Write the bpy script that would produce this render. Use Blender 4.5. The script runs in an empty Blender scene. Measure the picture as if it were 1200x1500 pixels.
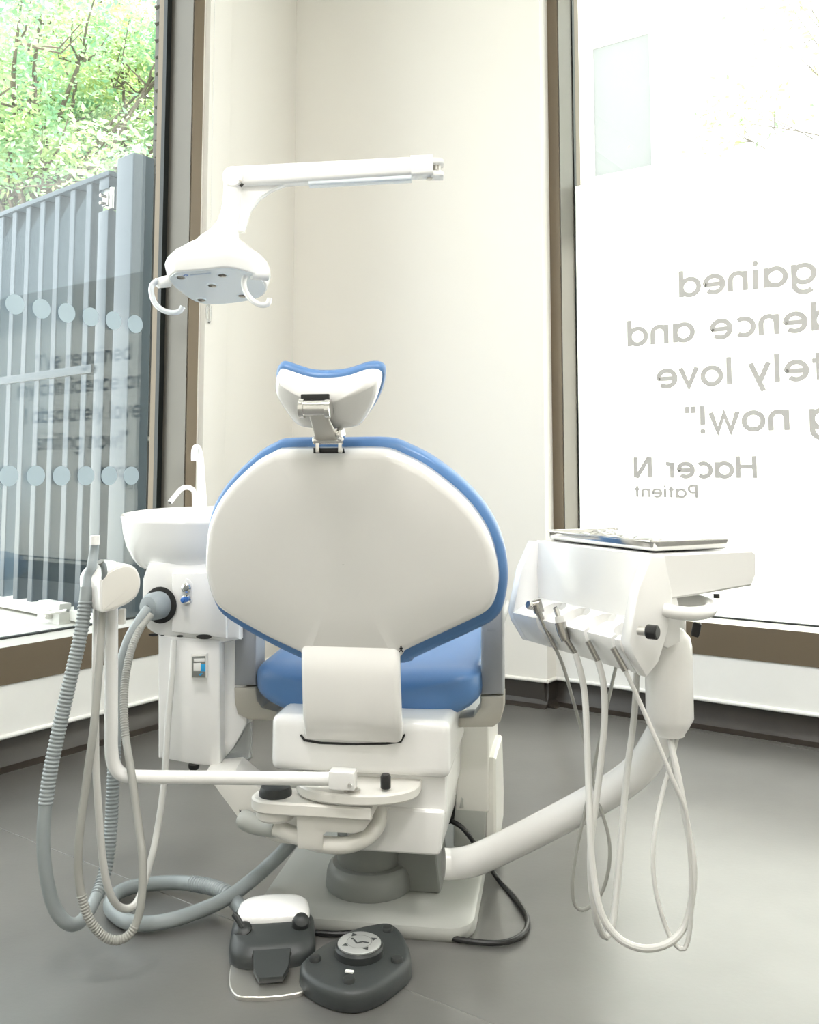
import bpy, bmesh, math, random
from mathutils import Vector, Matrix
random.seed(7)
R = math.radians
scene = bpy.context.scene
col = scene.collection

# ------------------------------------------------------------------ camera
F = 1330.0; H = 0.95; TH = R(4.7); PY = 695 - F * math.tan(TH)
cam_d = bpy.data.cameras.new('camera'); cam = bpy.data.objects.new('camera', cam_d); col.objects.link(cam)
cam_d.sensor_fit = 'VERTICAL'; cam_d.sensor_height = 36; cam_d.sensor_width = 28.8
cam_d.lens = 36 * F / 1500; cam_d.shift_y = -(750 - PY) / 1500
cam_d.clip_start = 0.05; cam_d.clip_end = 200
cam.location = (0, 0, H); cam.rotation_euler = (R(90) + TH, 0, 0)
scene.camera = cam

# ------------------------------------------------------------------ world, sun, exposure
world = bpy.data.worlds.new('world'); scene.world = world; world.use_nodes = True
wn = world.node_tree; wn.nodes.clear()
wo = wn.nodes.new('ShaderNodeOutputWorld'); wb = wn.nodes.new('ShaderNodeBackground')
wb.inputs['Color'].default_value = (0.93, 0.97, 1.0, 1); wb.inputs['Strength'].default_value = 2.5
wn.links.new(wb.outputs[0], wo.inputs[0])
sun_d = bpy.data.lights.new('sun', 'SUN'); sun_d.energy = 14.0; sun_d.angle = R(1.5); sun_d.color = (1, .96, .9)
sun = bpy.data.objects.new('sun', sun_d); col.objects.link(sun)
sun.rotation_euler = Vector((-.475, -.155, -.866)).to_track_quat('-Z', 'Y').to_euler()
scene.view_settings.view_transform = 'Standard'; scene.view_settings.look = 'None'
scene.view_settings.gamma = 1.0; scene.view_settings.use_curve_mapping = False
scene.view_settings.exposure = 0.85
scene.cycles.max_bounces = 10; scene.cycles.diffuse_bounces = 6; scene.cycles.transparent_max_bounces = 16
scene.cycles.sample_clamp_indirect = 8.0
scene.cycles.caustics_reflective = False; scene.cycles.caustics_refractive = False

# ------------------------------------------------------------------ pixel helpers
def ray(x, y):
    a = (x - 600) / F; b = -(y - PY) / F
    return Vector((a, math.cos(TH) - math.sin(TH) * b, math.sin(TH) + math.cos(TH) * b))
CAM = Vector((0, 0, H))
def P(x, y, Y):
    r = ray(x, y); return CAM + r * (Y / r.y)
def PZ(x, y, z):
    r = ray(x, y); return CAM + r * ((z - H) / r.z)
def PP(x, y, o, n):
    r = ray(x, y); o = Vector(o); n = Vector(n)
    return CAM + r * ((o - CAM).dot(n) / r.dot(n))

# ------------------------------------------------------------------ materials
def mat(name, color, rough=.5, metal=0., bump=0., bscale=300., var=0., coat=0., trans=0., ior=1.45, alpha=1., vscale=8.):
    m = bpy.data.materials.new(name); m.use_nodes = True
    nt = m.node_tree; b = nt.nodes['Principled BSDF']
    b.inputs['Base Color'].default_value = (*color, 1); b.inputs['Roughness'].default_value = rough
    b.inputs['Metallic'].default_value = metal; b.inputs['Coat Weight'].default_value = coat
    b.inputs['Transmission Weight'].default_value = trans; b.inputs['IOR'].default_value = ior
    b.inputs['Alpha'].default_value = alpha
    tc = nt.nodes.new('ShaderNodeTexCoord')
    if var:
        nz = nt.nodes.new('ShaderNodeTexNoise'); nz.inputs['Scale'].default_value = vscale; nz.inputs['Detail'].default_value = 6
        cr = nt.nodes.new('ShaderNodeValToRGB')
        cr.color_ramp.elements[0].position = .3; cr.color_ramp.elements[1].position = .7
        cr.color_ramp.elements[0].color = (*[c * (1 - var) for c in color], 1)
        cr.color_ramp.elements[1].color = (*[min(1, c * (1 + var)) for c in color], 1)
        nt.links.new(tc.outputs['Object'], nz.inputs['Vector']); nt.links.new(nz.outputs['Fac'], cr.inputs['Fac'])
        nt.links.new(cr.outputs['Color'], b.inputs['Base Color'])
    if bump:
        nb = nt.nodes.new('ShaderNodeTexNoise'); nb.inputs['Scale'].default_value = bscale
        bp = nt.nodes.new('ShaderNodeBump'); bp.inputs['Strength'].default_value = bump; bp.inputs['Distance'].default_value = .002
        nt.links.new(tc.outputs['Object'], nb.inputs['Vector']); nt.links.new(nb.outputs['Fac'], bp.inputs['Height'])
        nt.links.new(bp.outputs['Normal'], b.inputs['Normal'])
    return m

def leafy(name, color, tr=.5):
    m = bpy.data.materials.new(name); m.use_nodes = True; nt = m.node_tree; nt.nodes.clear()
    o = nt.nodes.new('ShaderNodeOutputMaterial'); mx = nt.nodes.new('ShaderNodeMixShader'); mx.inputs[0].default_value = tr
    d = nt.nodes.new('ShaderNodeBsdfDiffuse'); t = nt.nodes.new('ShaderNodeBsdfTranslucent')
    tc = nt.nodes.new('ShaderNodeTexCoord'); nz = nt.nodes.new('ShaderNodeTexNoise'); nz.inputs['Scale'].default_value = 2.5
    cr = nt.nodes.new('ShaderNodeValToRGB')
    cr.color_ramp.elements[0].position = .35; cr.color_ramp.elements[1].position = .65
    cr.color_ramp.elements[0].color = (color[0] * .6, color[1] * .8, color[2] * .9, 1); cr.color_ramp.elements[1].color = (color[0] * 1.3, color[1] * 1.1, color[2], 1)
    nt.links.new(tc.outputs['Object'], nz.inputs['Vector']); nt.links.new(nz.outputs['Fac'], cr.inputs['Fac'])
    nt.links.new(cr.outputs[0], d.inputs[0]); nt.links.new(cr.outputs[0], t.inputs[0])
    nt.links.new(d.outputs[0], mx.inputs[1]); nt.links.new(t.outputs[0], mx.inputs[2]); nt.links.new(mx.outputs[0], o.inputs[0])
    return m

def pane_mat(name, tint=(.965, .985, .975), f0=.045):
    m = bpy.data.materials.new(name); m.use_nodes = True; nt = m.node_tree; nt.nodes.clear()
    N = nt.nodes.new; L = nt.links.new
    o = N('ShaderNodeOutputMaterial'); mx = N('ShaderNodeMixShader'); tr = N('ShaderNodeBsdfTransparent'); gl = N('ShaderNodeBsdfGlossy')
    gl.inputs['Roughness'].default_value = 0.0; tr.inputs[0].default_value = (*tint, 1)
    ge = N('ShaderNodeNewGeometry'); dt = N('ShaderNodeVectorMath'); dt.operation = 'DOT_PRODUCT'
    ab = N('ShaderNodeMath'); ab.operation = 'ABSOLUTE'; s1 = N('ShaderNodeMath'); s1.operation = 'SUBTRACT'; s1.inputs[0].default_value = 1
    pw = N('ShaderNodeMath'); pw.operation = 'POWER'; pw.inputs[1].default_value = 5
    ma = N('ShaderNodeMath'); ma.operation = 'MULTIPLY_ADD'; ma.inputs[1].default_value = 1 - f0; ma.inputs[2].default_value = f0
    L(ge.outputs['Incoming'], dt.inputs[0]); L(ge.outputs['Normal'], dt.inputs[1]); L(dt.outputs['Value'], ab.inputs[0])
    L(ab.outputs[0], s1.inputs[1]); L(s1.outputs[0], pw.inputs[0]); L(pw.outputs[0], ma.inputs[0]); L(ma.outputs[0], mx.inputs[0])
    L(tr.outputs[0], mx.inputs[1]); L(gl.outputs[0], mx.inputs[2]); L(mx.outputs[0], o.inputs[0])
    return m

def film_mat(name, colr, tr):
    m = bpy.data.materials.new(name); m.use_nodes = True; nt = m.node_tree; nt.nodes.clear()
    o = nt.nodes.new('ShaderNodeOutputMaterial'); mx = nt.nodes.new('ShaderNodeMixShader'); mx.inputs[0].default_value = tr
    d = nt.nodes.new('ShaderNodeBsdfDiffuse'); t = nt.nodes.new('ShaderNodeBsdfTranslucent')
    d.inputs[0].default_value = (*colr, 1); t.inputs[0].default_value = (*colr, 1)
    nt.links.new(d.outputs[0], mx.inputs[1]); nt.links.new(t.outputs[0], mx.inputs[2]); nt.links.new(mx.outputs[0], o.inputs[0])
    return m

def emit_mat(name, colr, s):
    m = bpy.data.materials.new(name); m.use_nodes = True; nt = m.node_tree; nt.nodes.clear()
    o = nt.nodes.new('ShaderNodeOutputMaterial'); e = nt.nodes.new('ShaderNodeEmission')
    e.inputs[0].default_value = (*colr, 1); e.inputs[1].default_value = s; nt.links.new(e.outputs[0], o.inputs[0])
    return m

M = {
 'wall': mat('white_wall_paint', (.83, .81, .765), .55, bump=.05, bscale=120),
 'panel': mat('white_panel', (.84, .84, .82), .4, var=.02),
 'ceil': mat('ceiling_paint', (.85, .85, .83), .8, bump=.05),
 'grout': mat('floor_grout', (.22, .22, .21), .6),
 'cove': mat('dark_cove', (.036, .030, .025), .33, var=.15),
 'brown': mat('brown_aluminium', (.16, .125, .085), .38, .25, bump=.03),
 'reveal': mat('light_brown_aluminium', (.14, .13, .11), .35, .3, bump=.03),
 'ledge': mat('pale_lit_ledge', (.70, .69, .65), .35, var=.03),  # pale tone carries light on the sill top; gate parts share it
 'gasket': mat('black_gasket', (.012, .016, .015), .4),
 'plastic': mat('white_plastic', (.84, .835, .82), .22, coat=.3, bump=.01),
 'shell': mat('white_gloss_shell', (.80, .79, .765), .16, coat=.5, bump=.01),
 'bracket': mat('cream_plastic', (.76, .745, .70), .35, bump=.02),
 'grey': mat('light_grey_plastic', (.44, .45, .42), .4, bump=.03),
 'plate': mat('grey_base_plate', (.37, .375, .35), .35, bump=.03),
 'midgrey': mat('mid_grey_plastic', (.205, .212, .20), .38, bump=.03),
 'beige': mat('beige_grey_plastic', (.44, .42, .365), .4, bump=.03),
 'armgrey': mat('grey_armrest_pad', (.30, .31, .325), .35, bump=.03),
 'blue': mat('blue_upholstery', (.095, .215, .45), .36, coat=.1, bump=.04, bscale=500),
 'chrome': mat('chrome', (.80, .79, .77), .12, 1.0),
 'steel2': mat('dark_steel', (.40, .385, .36), .2, 1.0),
 'steel': mat('brushed_steel', (.66, .64, .60), .42, 1.0, bump=.05),
 'dark': mat('dark_grey_rubber', (.03, .033, .033), .38, bump=.04),
 'dark2': mat('slate_grey_plastic', (.042, .047, .047), .4, bump=.05),
 'black': mat('black_plastic', (.014, .014, .014), .35),
 'hose': mat('grey_hose', (.28, .31, .315), .4, bump=.03),
 'hose2': mat('pale_grey_hose', (.33, .33, .305), .38, bump=.03),
 'hosew': mat('white_hose', (.60, .595, .57), .35, bump=.03),
 'elbow': mat('blue_grey_plastic', (.28, .315, .33), .4),
 'ceramic': mat('white_ceramic', (.87, .87, .86), .08, coat=.6),
 'bottle': mat('milky_bottle', (.86, .85, .83), .3, coat=.2),
 'clear': mat('clear_plastic', (.95, .97, .98), .03, trans=.95, ior=1.3),
 'bluedot': mat('cyan_print', (.03, .35, .70), .4),
 'blueprint': mat('blue_print', (.03, .14, .45), .4),
 'greyprint': mat('grey_print', (.45, .52, .62), .5),
 'silver': mat('silver_dial', (.55, .56, .55), .35, .5),
 'gateA': mat('painted_gate_metal', (.045, .066, .085), .3, .1, bump=.03),
 'gateL': mat('galvanised_strip', (.14, .138, .128), .45, .3, bump=.05),
 'bark': mat('bark', (.12, .10, .08), .9, bump=.3, bscale=40, var=.3),
 'pave': mat('pavement', (.55, .54, .50), .8, bump=.2, bscale=60, var=.08),
 'render': mat('facade_render', (.80, .79, .74), .85, bump=.1),
 'bframe': mat('facade_window_frame', (.78, .77, .72), .5),
 'bglass': mat('facade_glass', (.245, .25, .24), .08, .0, coat=.3),
 'letter': film_mat('grey_vinyl', (.50, .49, .475), .0),
 'film': film_mat('frosted_film', (.93, .93, .92), .82),
 'dot': film_mat('pale_vinyl_dot', (.55, .62, .66), .5),
 'glass': pane_mat('window_glass'), 'pouch': pane_mat('clear_pouch', (.97, .98, .99), .12),
 'lens': mat('bluish_white_plastic', (.78, .83, .87), .2, coat=.4),
 'leafA': leafy('leaf_green', (.38, .54, .31)), 'leafB': leafy('leaf_blue_green', (.36, .53, .40)), 'leafC': leafy('leaf_yellow_green', (.42, .54, .25)),
 'led': emit_mat('led_panel', (1, .975, .945), 27.0),
}
# floor tile: satin dark stone vinyl
m = mat('grey_stone_vinyl', (.135, .132, .125), .36, bump=.08, bscale=90, var=.16, vscale=3.5)
m.node_tree.nodes['Principled BSDF'].inputs['Specular IOR Level'].default_value = .9
m.node_tree.nodes['Principled BSDF'].inputs['Coat Weight'].default_value = .55; m.node_tree.nodes['Principled BSDF'].inputs['Coat Roughness'].default_value = .28
nt = m.node_tree; nz = nt.nodes.new('ShaderNodeTexNoise'); nz.inputs['Scale'].default_value = 5; nz.inputs['Detail'].default_value = 8
mr = nt.nodes.new('ShaderNodeMapRange'); mr.inputs['To Min'].default_value = .25; mr.inputs['To Max'].default_value = .36
tc = nt.nodes.new('ShaderNodeTexCoord')
nt.links.new(tc.outputs['Object'], nz.inputs['Vector']); nt.links.new(nz.outputs['Fac'], mr.inputs['Value'])
nt.links.new(mr.outputs[0], nt.nodes['Principled BSDF'].inputs['Roughness'])
M['tile'] = m

# ------------------------------------------------------------------ mesh builder
class MB:
    def __init__(s): s.v = []; s.f = []
    def add(s, vs, fs):
        o = len(s.v); s.v += [tuple(v) for v in vs]; s.f += [tuple(i + o for i in f) for f in fs]; return s
    def box(s, c, size, bev=.004, rot=None, seg=2, taper=None):
        bm = bmesh.new(); bmesh.ops.create_cube(bm, size=1)
        for v in bm.verts:
            v.co = Vector((v.co.x * size[0], v.co.y * size[1], v.co.z * size[2]))
            if taper: v.co = Vector(taper(v.co))
        if bev: bmesh.ops.bevel(bm, geom=list(bm.edges), offset=bev, segments=seg, affect='EDGES', profile=.6)
        mt = Matrix.Translation(Vector(c)) @ (rot.to_4x4() if rot else Matrix())
        bm.transform(mt); bm.verts.index_update()
        s.add([v.co.copy() for v in bm.verts], [[v.index for v in f.verts] for f in bm.faces]); bm.free(); return s
    def rings(s, rs, cap=True, closed=False):
        n = len(rs[0]); vs = [v for r in rs for v in r]; fs = []
        k = len(rs)
        for i in range(k - 1 + (1 if closed else 0)):
            a = i * n; b = ((i + 1) % k) * n
            for j in range(n):
                j2 = (j + 1) % n; fs.append((a + j, a + j2, b + j2, b + j))
        if cap and not closed:
            fs.append(tuple(reversed(range(n)))); fs.append(tuple(range((k - 1) * n, k * n)))
        return s.add(vs, fs)
    def tube(s, pts, r, n=12, cap=True, flat=None):
        pts = [Vector(p) for p in pts]; k = len(pts)
        rad = r if isinstance(r, (list, tuple)) else [r] * k
        T = [(pts[min(i + 1, k - 1)] - pts[max(i - 1, 0)]).normalized() for i in range(k)]
        up = Vector((0, 0, 1)) if abs(T[0].z) < .9 else Vector((1, 0, 0))
        nrm = (up - T[0] * up.dot(T[0])).normalized(); rs = []
        for i in range(k):
            nrm = (nrm - T[i] * nrm.dot(T[i])).normalized(); bn = T[i].cross(nrm)
            rs.append([pts[i] + (nrm * math.cos(2 * math.pi * j / n) * (flat or 1) + bn * math.sin(2 * math.pi * j / n)) * rad[i] for j in range(n)])
        return s.rings(rs, cap)
    def lathe(s, prof, c=(0, 0, 0), axis=(0, 0, 1), n=28, cap=True):
        a = Vector(axis).normalized(); u = a.orthogonal().normalized(); w = a.cross(u); c = Vector(c)
        return s.rings([[c + a * z + (u * math.cos(2 * math.pi * j / n) + w * math.sin(2 * math.pi * j / n)) * r for j in range(n)] for r, z in prof], cap)
    def slab(s, out, fr, rings, cap=True, dome=()):
        # out: 2D outline; fr=(origin,u,v,n); rings: (inset, depth) pairs
        o, u, v, nn = [Vector(q) for q in fr]; k = len(out)
        area = sum(out[i][0] * out[(i + 1) % k][1] - out[(i + 1) % k][0] * out[i][1] for i in range(k))
        if area < 0: out = out[::-1]
        N = []
        for i in range(k):
            a = Vector(out[i - 1]); b = Vector(out[i]); c = Vector(out[(i + 1) % k])
            e1 = (b - a).normalized(); e2 = (c - b).normalized(); t = (e1 + e2)
            t = t.normalized() if t.length > 1e-6 else e1
            N.append(Vector((-t.y, t.x)))
        rs = []
        for ins, d in rings:
            rs.append([o + u * (out[i][0] + N[i].x * ins) + v * (out[i][1] + N[i].y * ins) + nn * d for i in range(k)])
        cen = sum(rs[-1], Vector()) / k
        base_d = rings[-1][1]; last = rs[-1]
        for sc_, d in dome: rs.append([cen + (p - cen) * sc_ + nn * (d - base_d) for p in last])
        return s.rings(rs, cap)

def spline(pts, n=8, closed=False):
    pts = [Vector(p) for p in pts]; k = len(pts); out = []
    rng = range(k if closed else k - 1)
    for i in rng:
        if closed: p0, p1, p2, p3 = pts[i - 1], pts[i], pts[(i + 1) % k], pts[(i + 2) % k]
        else: p0, p1, p2, p3 = pts[max(i - 1, 0)], pts[i], pts[i + 1], pts[min(i + 2, k - 1)]
        for j in range(n):
            t = j / n
            out.append(.5 * (2 * p1 + (p2 - p0) * t + (2 * p0 - 5 * p1 + 4 * p2 - p3) * t * t + (3 * p1 - p0 - 3 * p2 + p3) * t ** 3))
    if not closed: out.append(pts[-1])
    return out
def resample(pts, step):
    d = [0]
    for a, b in zip(pts, pts[1:]): d.append(d[-1] + (b - a).length)
    n = max(2, int(d[-1] / step)); out = []; i = 0
    for k in range(n + 1):
        t = d[-1] * k / n
        while i < len(d) - 2 and d[i + 1] < t: i += 1
        out.append(pts[i].lerp(pts[i + 1], (t - d[i]) / max(1e-9, d[i + 1] - d[i])))
    return out

def build(mb, name, m, parent=None, ang=35, local=False):
    vs = mb.v
    if parent is not None and not local:
        inv = parent_matrix(parent).inverted(); vs = [tuple(inv @ Vector(v)) for v in vs]
    me = bpy.data.meshes.new(name); me.from_pydata(vs, [], mb.f); me.validate()
    bm = bmesh.new(); bm.from_mesh(me); bmesh.ops.recalc_face_normals(bm, faces=bm.faces); bm.to_mesh(me); bm.free()
    me.shade_smooth(); me.set_sharp_from_angle(angle=R(ang)); me.materials.append(M[m])
    o = bpy.data.objects.new(name, me); col.objects.link(o)
    if parent is not None: o.parent = parent
    return o
def parent_matrix(p):
    m = Matrix()
    while p is not None: m = p.matrix_basis @ m; p = p.parent
    return m
def tag(o, label, cat, group=None):
    o['label'] = label; o['category'] = cat
    if group: o['group'] = group
    return o
def thing(name, label, cat, loc=(0, 0, 0), rz=0, group=None):
    o = bpy.data.objects.new(name, None); col.objects.link(o); o.empty_display_size = .1
    o.matrix_basis = Matrix.Translation(Vector(loc)) @ Matrix.Rotation(rz, 4, 'Z')
    return tag(o, label, cat, group)
def single(mb, name, m, label, cat, group=None, ang=35):
    # a thing that is one mesh; its origin sits at its lowest middle
    xs = [v[0] for v in mb.v]; ys = [v[1] for v in mb.v]; zs = [v[2] for v in mb.v]
    c = Vector(((min(xs) + max(xs)) / 2, (min(ys) + max(ys)) / 2, min(zs)))
    mb.v = [tuple(Vector(v) - c) for v in mb.v]
    o = build(mb, name, m, None, ang); o.location = c; return tag(o, label, cat, group)
def struct(mb, name, m, ang=35):
    o = build(mb, name, m, None, ang); o['kind'] = 'structure'; return o
def V2(x, y): return Vector((x, y, 0))

# ------------------------------------------------------------------ the room shell
aL, aR = R(35), R(55)
dL = Vector((math.sin(aL), math.cos(aL), 0)); nL = Vector((-math.cos(aL), math.sin(aL), 0))     # along, outward
dR = Vector((math.sin(aR), -math.cos(aR), 0)); nR = Vector((math.cos(aR), math.sin(aR), 0))
JL = V2(-.891, 3.613); JR = V2(.61, 3.86) + dR * .047           # inner edges of the window frames
EL = JL + dL * .052; CO = V2(-.575, 4.45); PC = V2(.565, 3.801); SR = V2(.61, 3.86)
L0 = JL - dL * 5.0; R0 = SR + dR * 4.6; B0 = L0 + (R0 - V2(-.2, 4.7))
ZS0, ZS1, ZT, ZC = .27, .39, 3.45, 3.8        # band under the window, window top, ceiling
LWL, LWR = 2.9, 3.3                            # window lengths
GD = .14                                       # glass set back from the wall face
UP = Vector((0, 0, 1))

def quad_prism(mb, a, b, nrm, t, z0, z1):
    # wall piece from a to b, inner face on the line, thickness t outward
    p = [a, b, b + nrm * t, a + nrm * t]
    mb.rings([[q + UP * z0 for q in p], [q + UP * z1 for q in p]]); return mb

poly = [L0, EL, CO, PC, SR, R0, B0]
fl = MB(); hull = [L0 - dR * .1, V2(-.62, 4.95), R0 + nR * .25, B0]
fl.rings([[q + UP * -.12 for q in hull], [q + UP * -.0008 for q in hull]])
floor = struct(fl, 'floor', 'grout')
# floor tiles, aligned with the right hand window wall
def clip(poly_, a, n):
    out = []
    for i in range(len(poly_)):
        p, q = poly_[i - 1], poly_[i]; dp, dq = (p - a).dot(n), (q - a).dot(n)
        if (dp >= 0) != (dq >= 0): out.append(p.lerp(q, dp / (dp - dq)))
        if dq >= 0: out.append(q)
    return out
J0 = V2(-.402, 2.041); TS = 2.0; TX = 9.0; g = .0015
for i in (0,):
    for j in range(-5, 6):
        o = J0 + dR * (i * TX - 4.5) + nR * (j * TS)
        pl = [o + dR * g + nR * g, o + dR * (TX - g) + nR * g, o + dR * (TX - g) + nR * (TS - g), o + dR * g + nR * (TS - g)]
        for k in range(len(hull)):
            a, b = hull[k], hull[(k + 1) % len(hull)]; e = b - a
            pl = clip(pl, a, Vector((e.y, -e.x, 0)))
            if not pl: break
        if len(pl) > 2:
            t = MB().rings([[q - UP * .003 for q in pl], [q - UP * .0004 for q in pl]]); 
            c = sum((q for q in pl), Vector()) / len(pl)
            t.rings([[q - UP * .0004 for q in pl], [q + (c - q) * (.0012 / max(.1, (c - q).length)) for q in pl]])
            build(t, 'vinyl_sheet', 'tile', floor)
cl = MB().rings([[q + UP * ZC for q in poly], [q + UP * (ZC + .15) for q in poly]]); ceiling = struct(cl, 'ceiling', 'ceil')

def window_wall(side, a0, jam, d, n, wl, wallname):
    # a0: far end of the room along -d ... jam: inner edge of frame next to the corner; window runs from jam against d
    w1 = jam; w0 = jam - d * wl
    wm = MB()
    T = .225
    quad_prism(wm, a0, w1 + d * .052, n, T, .1, ZS0)                                  # low white wall under the window
    quad_prism(wm, a0, w0 - d * .05, n, T, ZS0, ZC)
    quad_prism(wm, w0 - d * .05, w1 + d * .052, n, T, ZT + .05, ZC)
    quad_prism(wm, w0 - d * .05, w1 + d * .052, n * 1, T, ZS0, ZS0 + .001)
    # rounded lip along the bottom of the white wall
    e0, e1 = a0, w1 + d * .052
    wm.tube([e0 + UP * .105 - n * .002, e1 + UP * .105 - n * .002], .008, 10)
    struct(wm, wallname, 'panel')
    bb = MB(); prof = [(.03, .1), (.018, .1), (.016, .07), (.010, .035), (-.006, .012), (-.035, .002), (-.035, 0), (.03, 0)]
    bb.rings([[q + n * x + UP * z for x, z in prof] for q in (e0, e1)]); struct(bb, 'baseboard_' + side, 'cove')
    return w0, w1

# left wall (window on it)
wl0, wl1 = window_wall('left', L0, JL, dL, nL, LWL, 'wall_left')
# right wall: runs from SR along dR, window from JR
def mirrored():
    e0, e1 = SR, R0; wm = MB(); T = .225; w0, w1 = JR, JR + dR * LWR
    quad_prism(wm, SR, R0, nR, T, .1, ZS0); quad_prism(wm, w1 + dR * .05, R0, nR, T, ZS0, ZC)
    quad_prism(wm, SR, w1 + dR * .05, nR, T, ZT + .05, ZC)
    wm.tube([e0 + UP * .105 - nR * .002, e1 + UP * .105 - nR * .002], .008, 10)
    struct(wm, 'wall_right', 'panel')
    bb = MB(); prof = [(.03, .1), (.018, .1), (.016, .07), (.010, .035), (-.006, .012), (-.035, .002), (-.035, 0), (.03, 0)]
    bb.rings([[q + nR * x + UP * z for x, z in prof] for q in (e0, e1)]); struct(bb, 'baseboard_right', 'cove')
    return w0, w1
wr0, wr1 = mirrored()
# pillar between the windows: return face, front face, small return
pw = MB()
pv = [EL, CO, PC, SR, SR + nR * .225, V2(-.2, 5.25), EL + nL * .225]
pw.rings([[q + UP * .1 for q in pv], [q + UP * ZC for q in pv]])
for a, b in ((EL, CO), (CO, PC), (PC, SR)):
    pw.tube([a + UP * .105, b + UP * .105], .008, 10)
struct(pw, 'wall_corner', 'wall')
cb_ = MB(); inw = []
prof = [(.03, .1), (.018, .1), (.016, .07), (.010, .035), (-.006, .012), (-.035, .002), (-.035, 0), (.03, 0)]
for a, b in ((EL, CO), (CO, PC), (PC, SR)):
    e = (b - a).normalized(); nn = Vector((-e.y, e.x, 0))
    cb_.rings([[q + nn * x + UP * z for x, z in prof] for q in (a, b)])
ins = [p + (V2(-.15, 4.5) - p).normalized() * .02 for p in pv]
fb = [PC + nR * .012, SR + nR * .012, SR + dR * .06 + nR * .02, SR + nR * .3, PC + nR * .3]
cb_.rings([[q - UP * .01 for q in fb], [q + UP * .0985 for q in fb]])
cb_.rings([[q - UP * .1 for q in ins], [q + UP * .098 for q in ins]])
struct(cb_, 'baseboard_corner', 'cove')
for nm, a, b in (('wall_back', R0, B0), ('wall_side', B0, L0)):
    e = (b - a).normalized(); nn = Vector((e.y, -e.x, 0)) * -1
    struct(quad_prism(MB(), a, b, nn, .2, 0, ZC), nm, 'wall')
cn = MB(); quad_prism(cn, SR - dR * .3 + nR * .225, R0 + nR * .225, nR, .62, ZC - .32, ZC + .0); struct(cn, 'added_sun_blocker', 'panel')  # unseen slab, added to block direct sun from the clear upper glass
# vertical blind track against the return wall and its bead chain
rt = (CO - EL).normalized(); rn = Vector((rt.y, -rt.x, 0))   # rn faces the room
tr1 = MB(); q = EL + rt * .10 + rn * .012; tr1.box(q + UP * 1.94, (.024, .17, 3.66), .004, Matrix.Rotation(-math.atan2(rt.x, rt.y), 3, 'Z')); struct(tr1, 'trim_1', 'wall')
chain = MB(); base = EL + rt * .035 + rn * .03
pts = [base + UP * z for z in [1.63 + .004 * i for i in range(int(2.0 / .004))]]
chain.tube(pts, [.0009 + .0009 * (i % 3 == 0) for i in range(len(pts))], 6)
ch = thing('blind_chain', 'thin white bead chain of the roller blind hanging beside the brown frame', 'blind chain', base + UP * 1.57)
build(chain, 'bead_chain', 'panel', ch)
tn = MB(); tn.tube(spline([base + UP * z + rt * x for x, z in ((0, 1.65), (-.012, 1.63), (-.012, 1.59), (0, 1.57), (.012, 1.59), (.012, 1.63), (0, 1.65))], 5), .0035, 8); build(tn, 'tensioner', 'clear', ch)

# ------------------------------------------------------------------ windows
def window(idx, w0, w1, d, n, gw=.028):
    root = bpy.data.objects.new('window_%d' % idx, None); col.objects.link(root); root['kind'] = 'structure'
    root.location = (w0 + w1) / 2 + UP * ZS0
    fr = MB(); f = .052; P_ = .006
    a, b = w0 - d * f, w1 + d * f
    quad_prism(fr, a, b, n, GD + .08, ZS0, ZS1 - .012)                       # bottom
    quad_prism(fr, a - n * 0, b, n, GD + .08, ZT, ZT + f)
    quad_prism(fr, a - n * .004, w0, n, GD + .08, ZS1 - .012, ZT); quad_prism(fr, w1, b - n * 0, n, GD + .08, ZS1 - .012, ZT)
    # thin face plates
    quad_prism(fr, a, b, -n, .005, ZS0, ZS1); 
    for p, q in ((a, w0), (w1, b)): quad_prism(fr, p, q, -n, .005, ZS1, ZT + f)
    build(fr, 'frame', 'brown', root)
    rv = MB(); quad_prism(rv, w0 + d * .0, w0 + d * .004, n, GD, ZS1, ZT); quad_prism(rv, w1 - d * .004, w1, n, GD, ZS1, ZT); build(rv, 'reveal_lining', 'reveal', root)
    lg = MB(); quad_prism(lg, w0 + d * .004, w1 - d * .004, n, GD, ZS1 - .012, ZS1); build(lg, 'sill_ledge', 'ledge', root)  # top of the frame, coloured pale for the light it reflects
    gk = MB(); t = .009
    for p, q, z0, z1 in ((w0, w1, ZS1, ZS1 + .006), (w0, w1, ZT - t, ZT), (w0, w0 + d * gw, ZS1, ZT), (w1 - d * gw, w1, ZS1, ZT)):
        quad_prism(gk, p + n * (GD - .006), q + n * (GD - .006), n, .022, z0, z1)
    build(gk, 'gasket', 'gasket', root)
    pn = MB(); quad_prism(pn, w0 + n * GD, w1 + n * GD, n, .01, ZS1, ZT); gl = build(pn, 'pane', 'glass', root)
    return root, gl
win1, pane1 = window(1, wl0, wl1, dL, nL)
win2, pane2 = window(2, wr0, wr1, dR, nR, .009)

# pale manifestation dots on the left pane
qL = wl1 + nL * (GD - .002)
def disc(c, u, v, nn, r, t=.0006, n=28):
    return MB().rings([[c + u * math.cos(2 * math.pi * j / n) * r + v * math.sin(2 * math.pi * j / n) * r + nn * k for j in range(n)] for k in (0, t)])
p0 = PP(22, 447, qL, nL); p1 = PP(133, 463, qL, nL); q0 = PP(13, 697, qL, nL); q1 = PP(126, 697, qL, nL)
for a, b in ((p0, p1), (q0, q1)):
    z = (a.z + b.z) / 2; st = (b - a).dot(dL) / 3
    for k in range(-4, 6):
        c = a + dL * st * k; c.z = z
        if (c - qL).dot(dL) < -.02: build(disc(c, dL, UP, -nL, .036), 'dot', 'dot', pane1)

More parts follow.
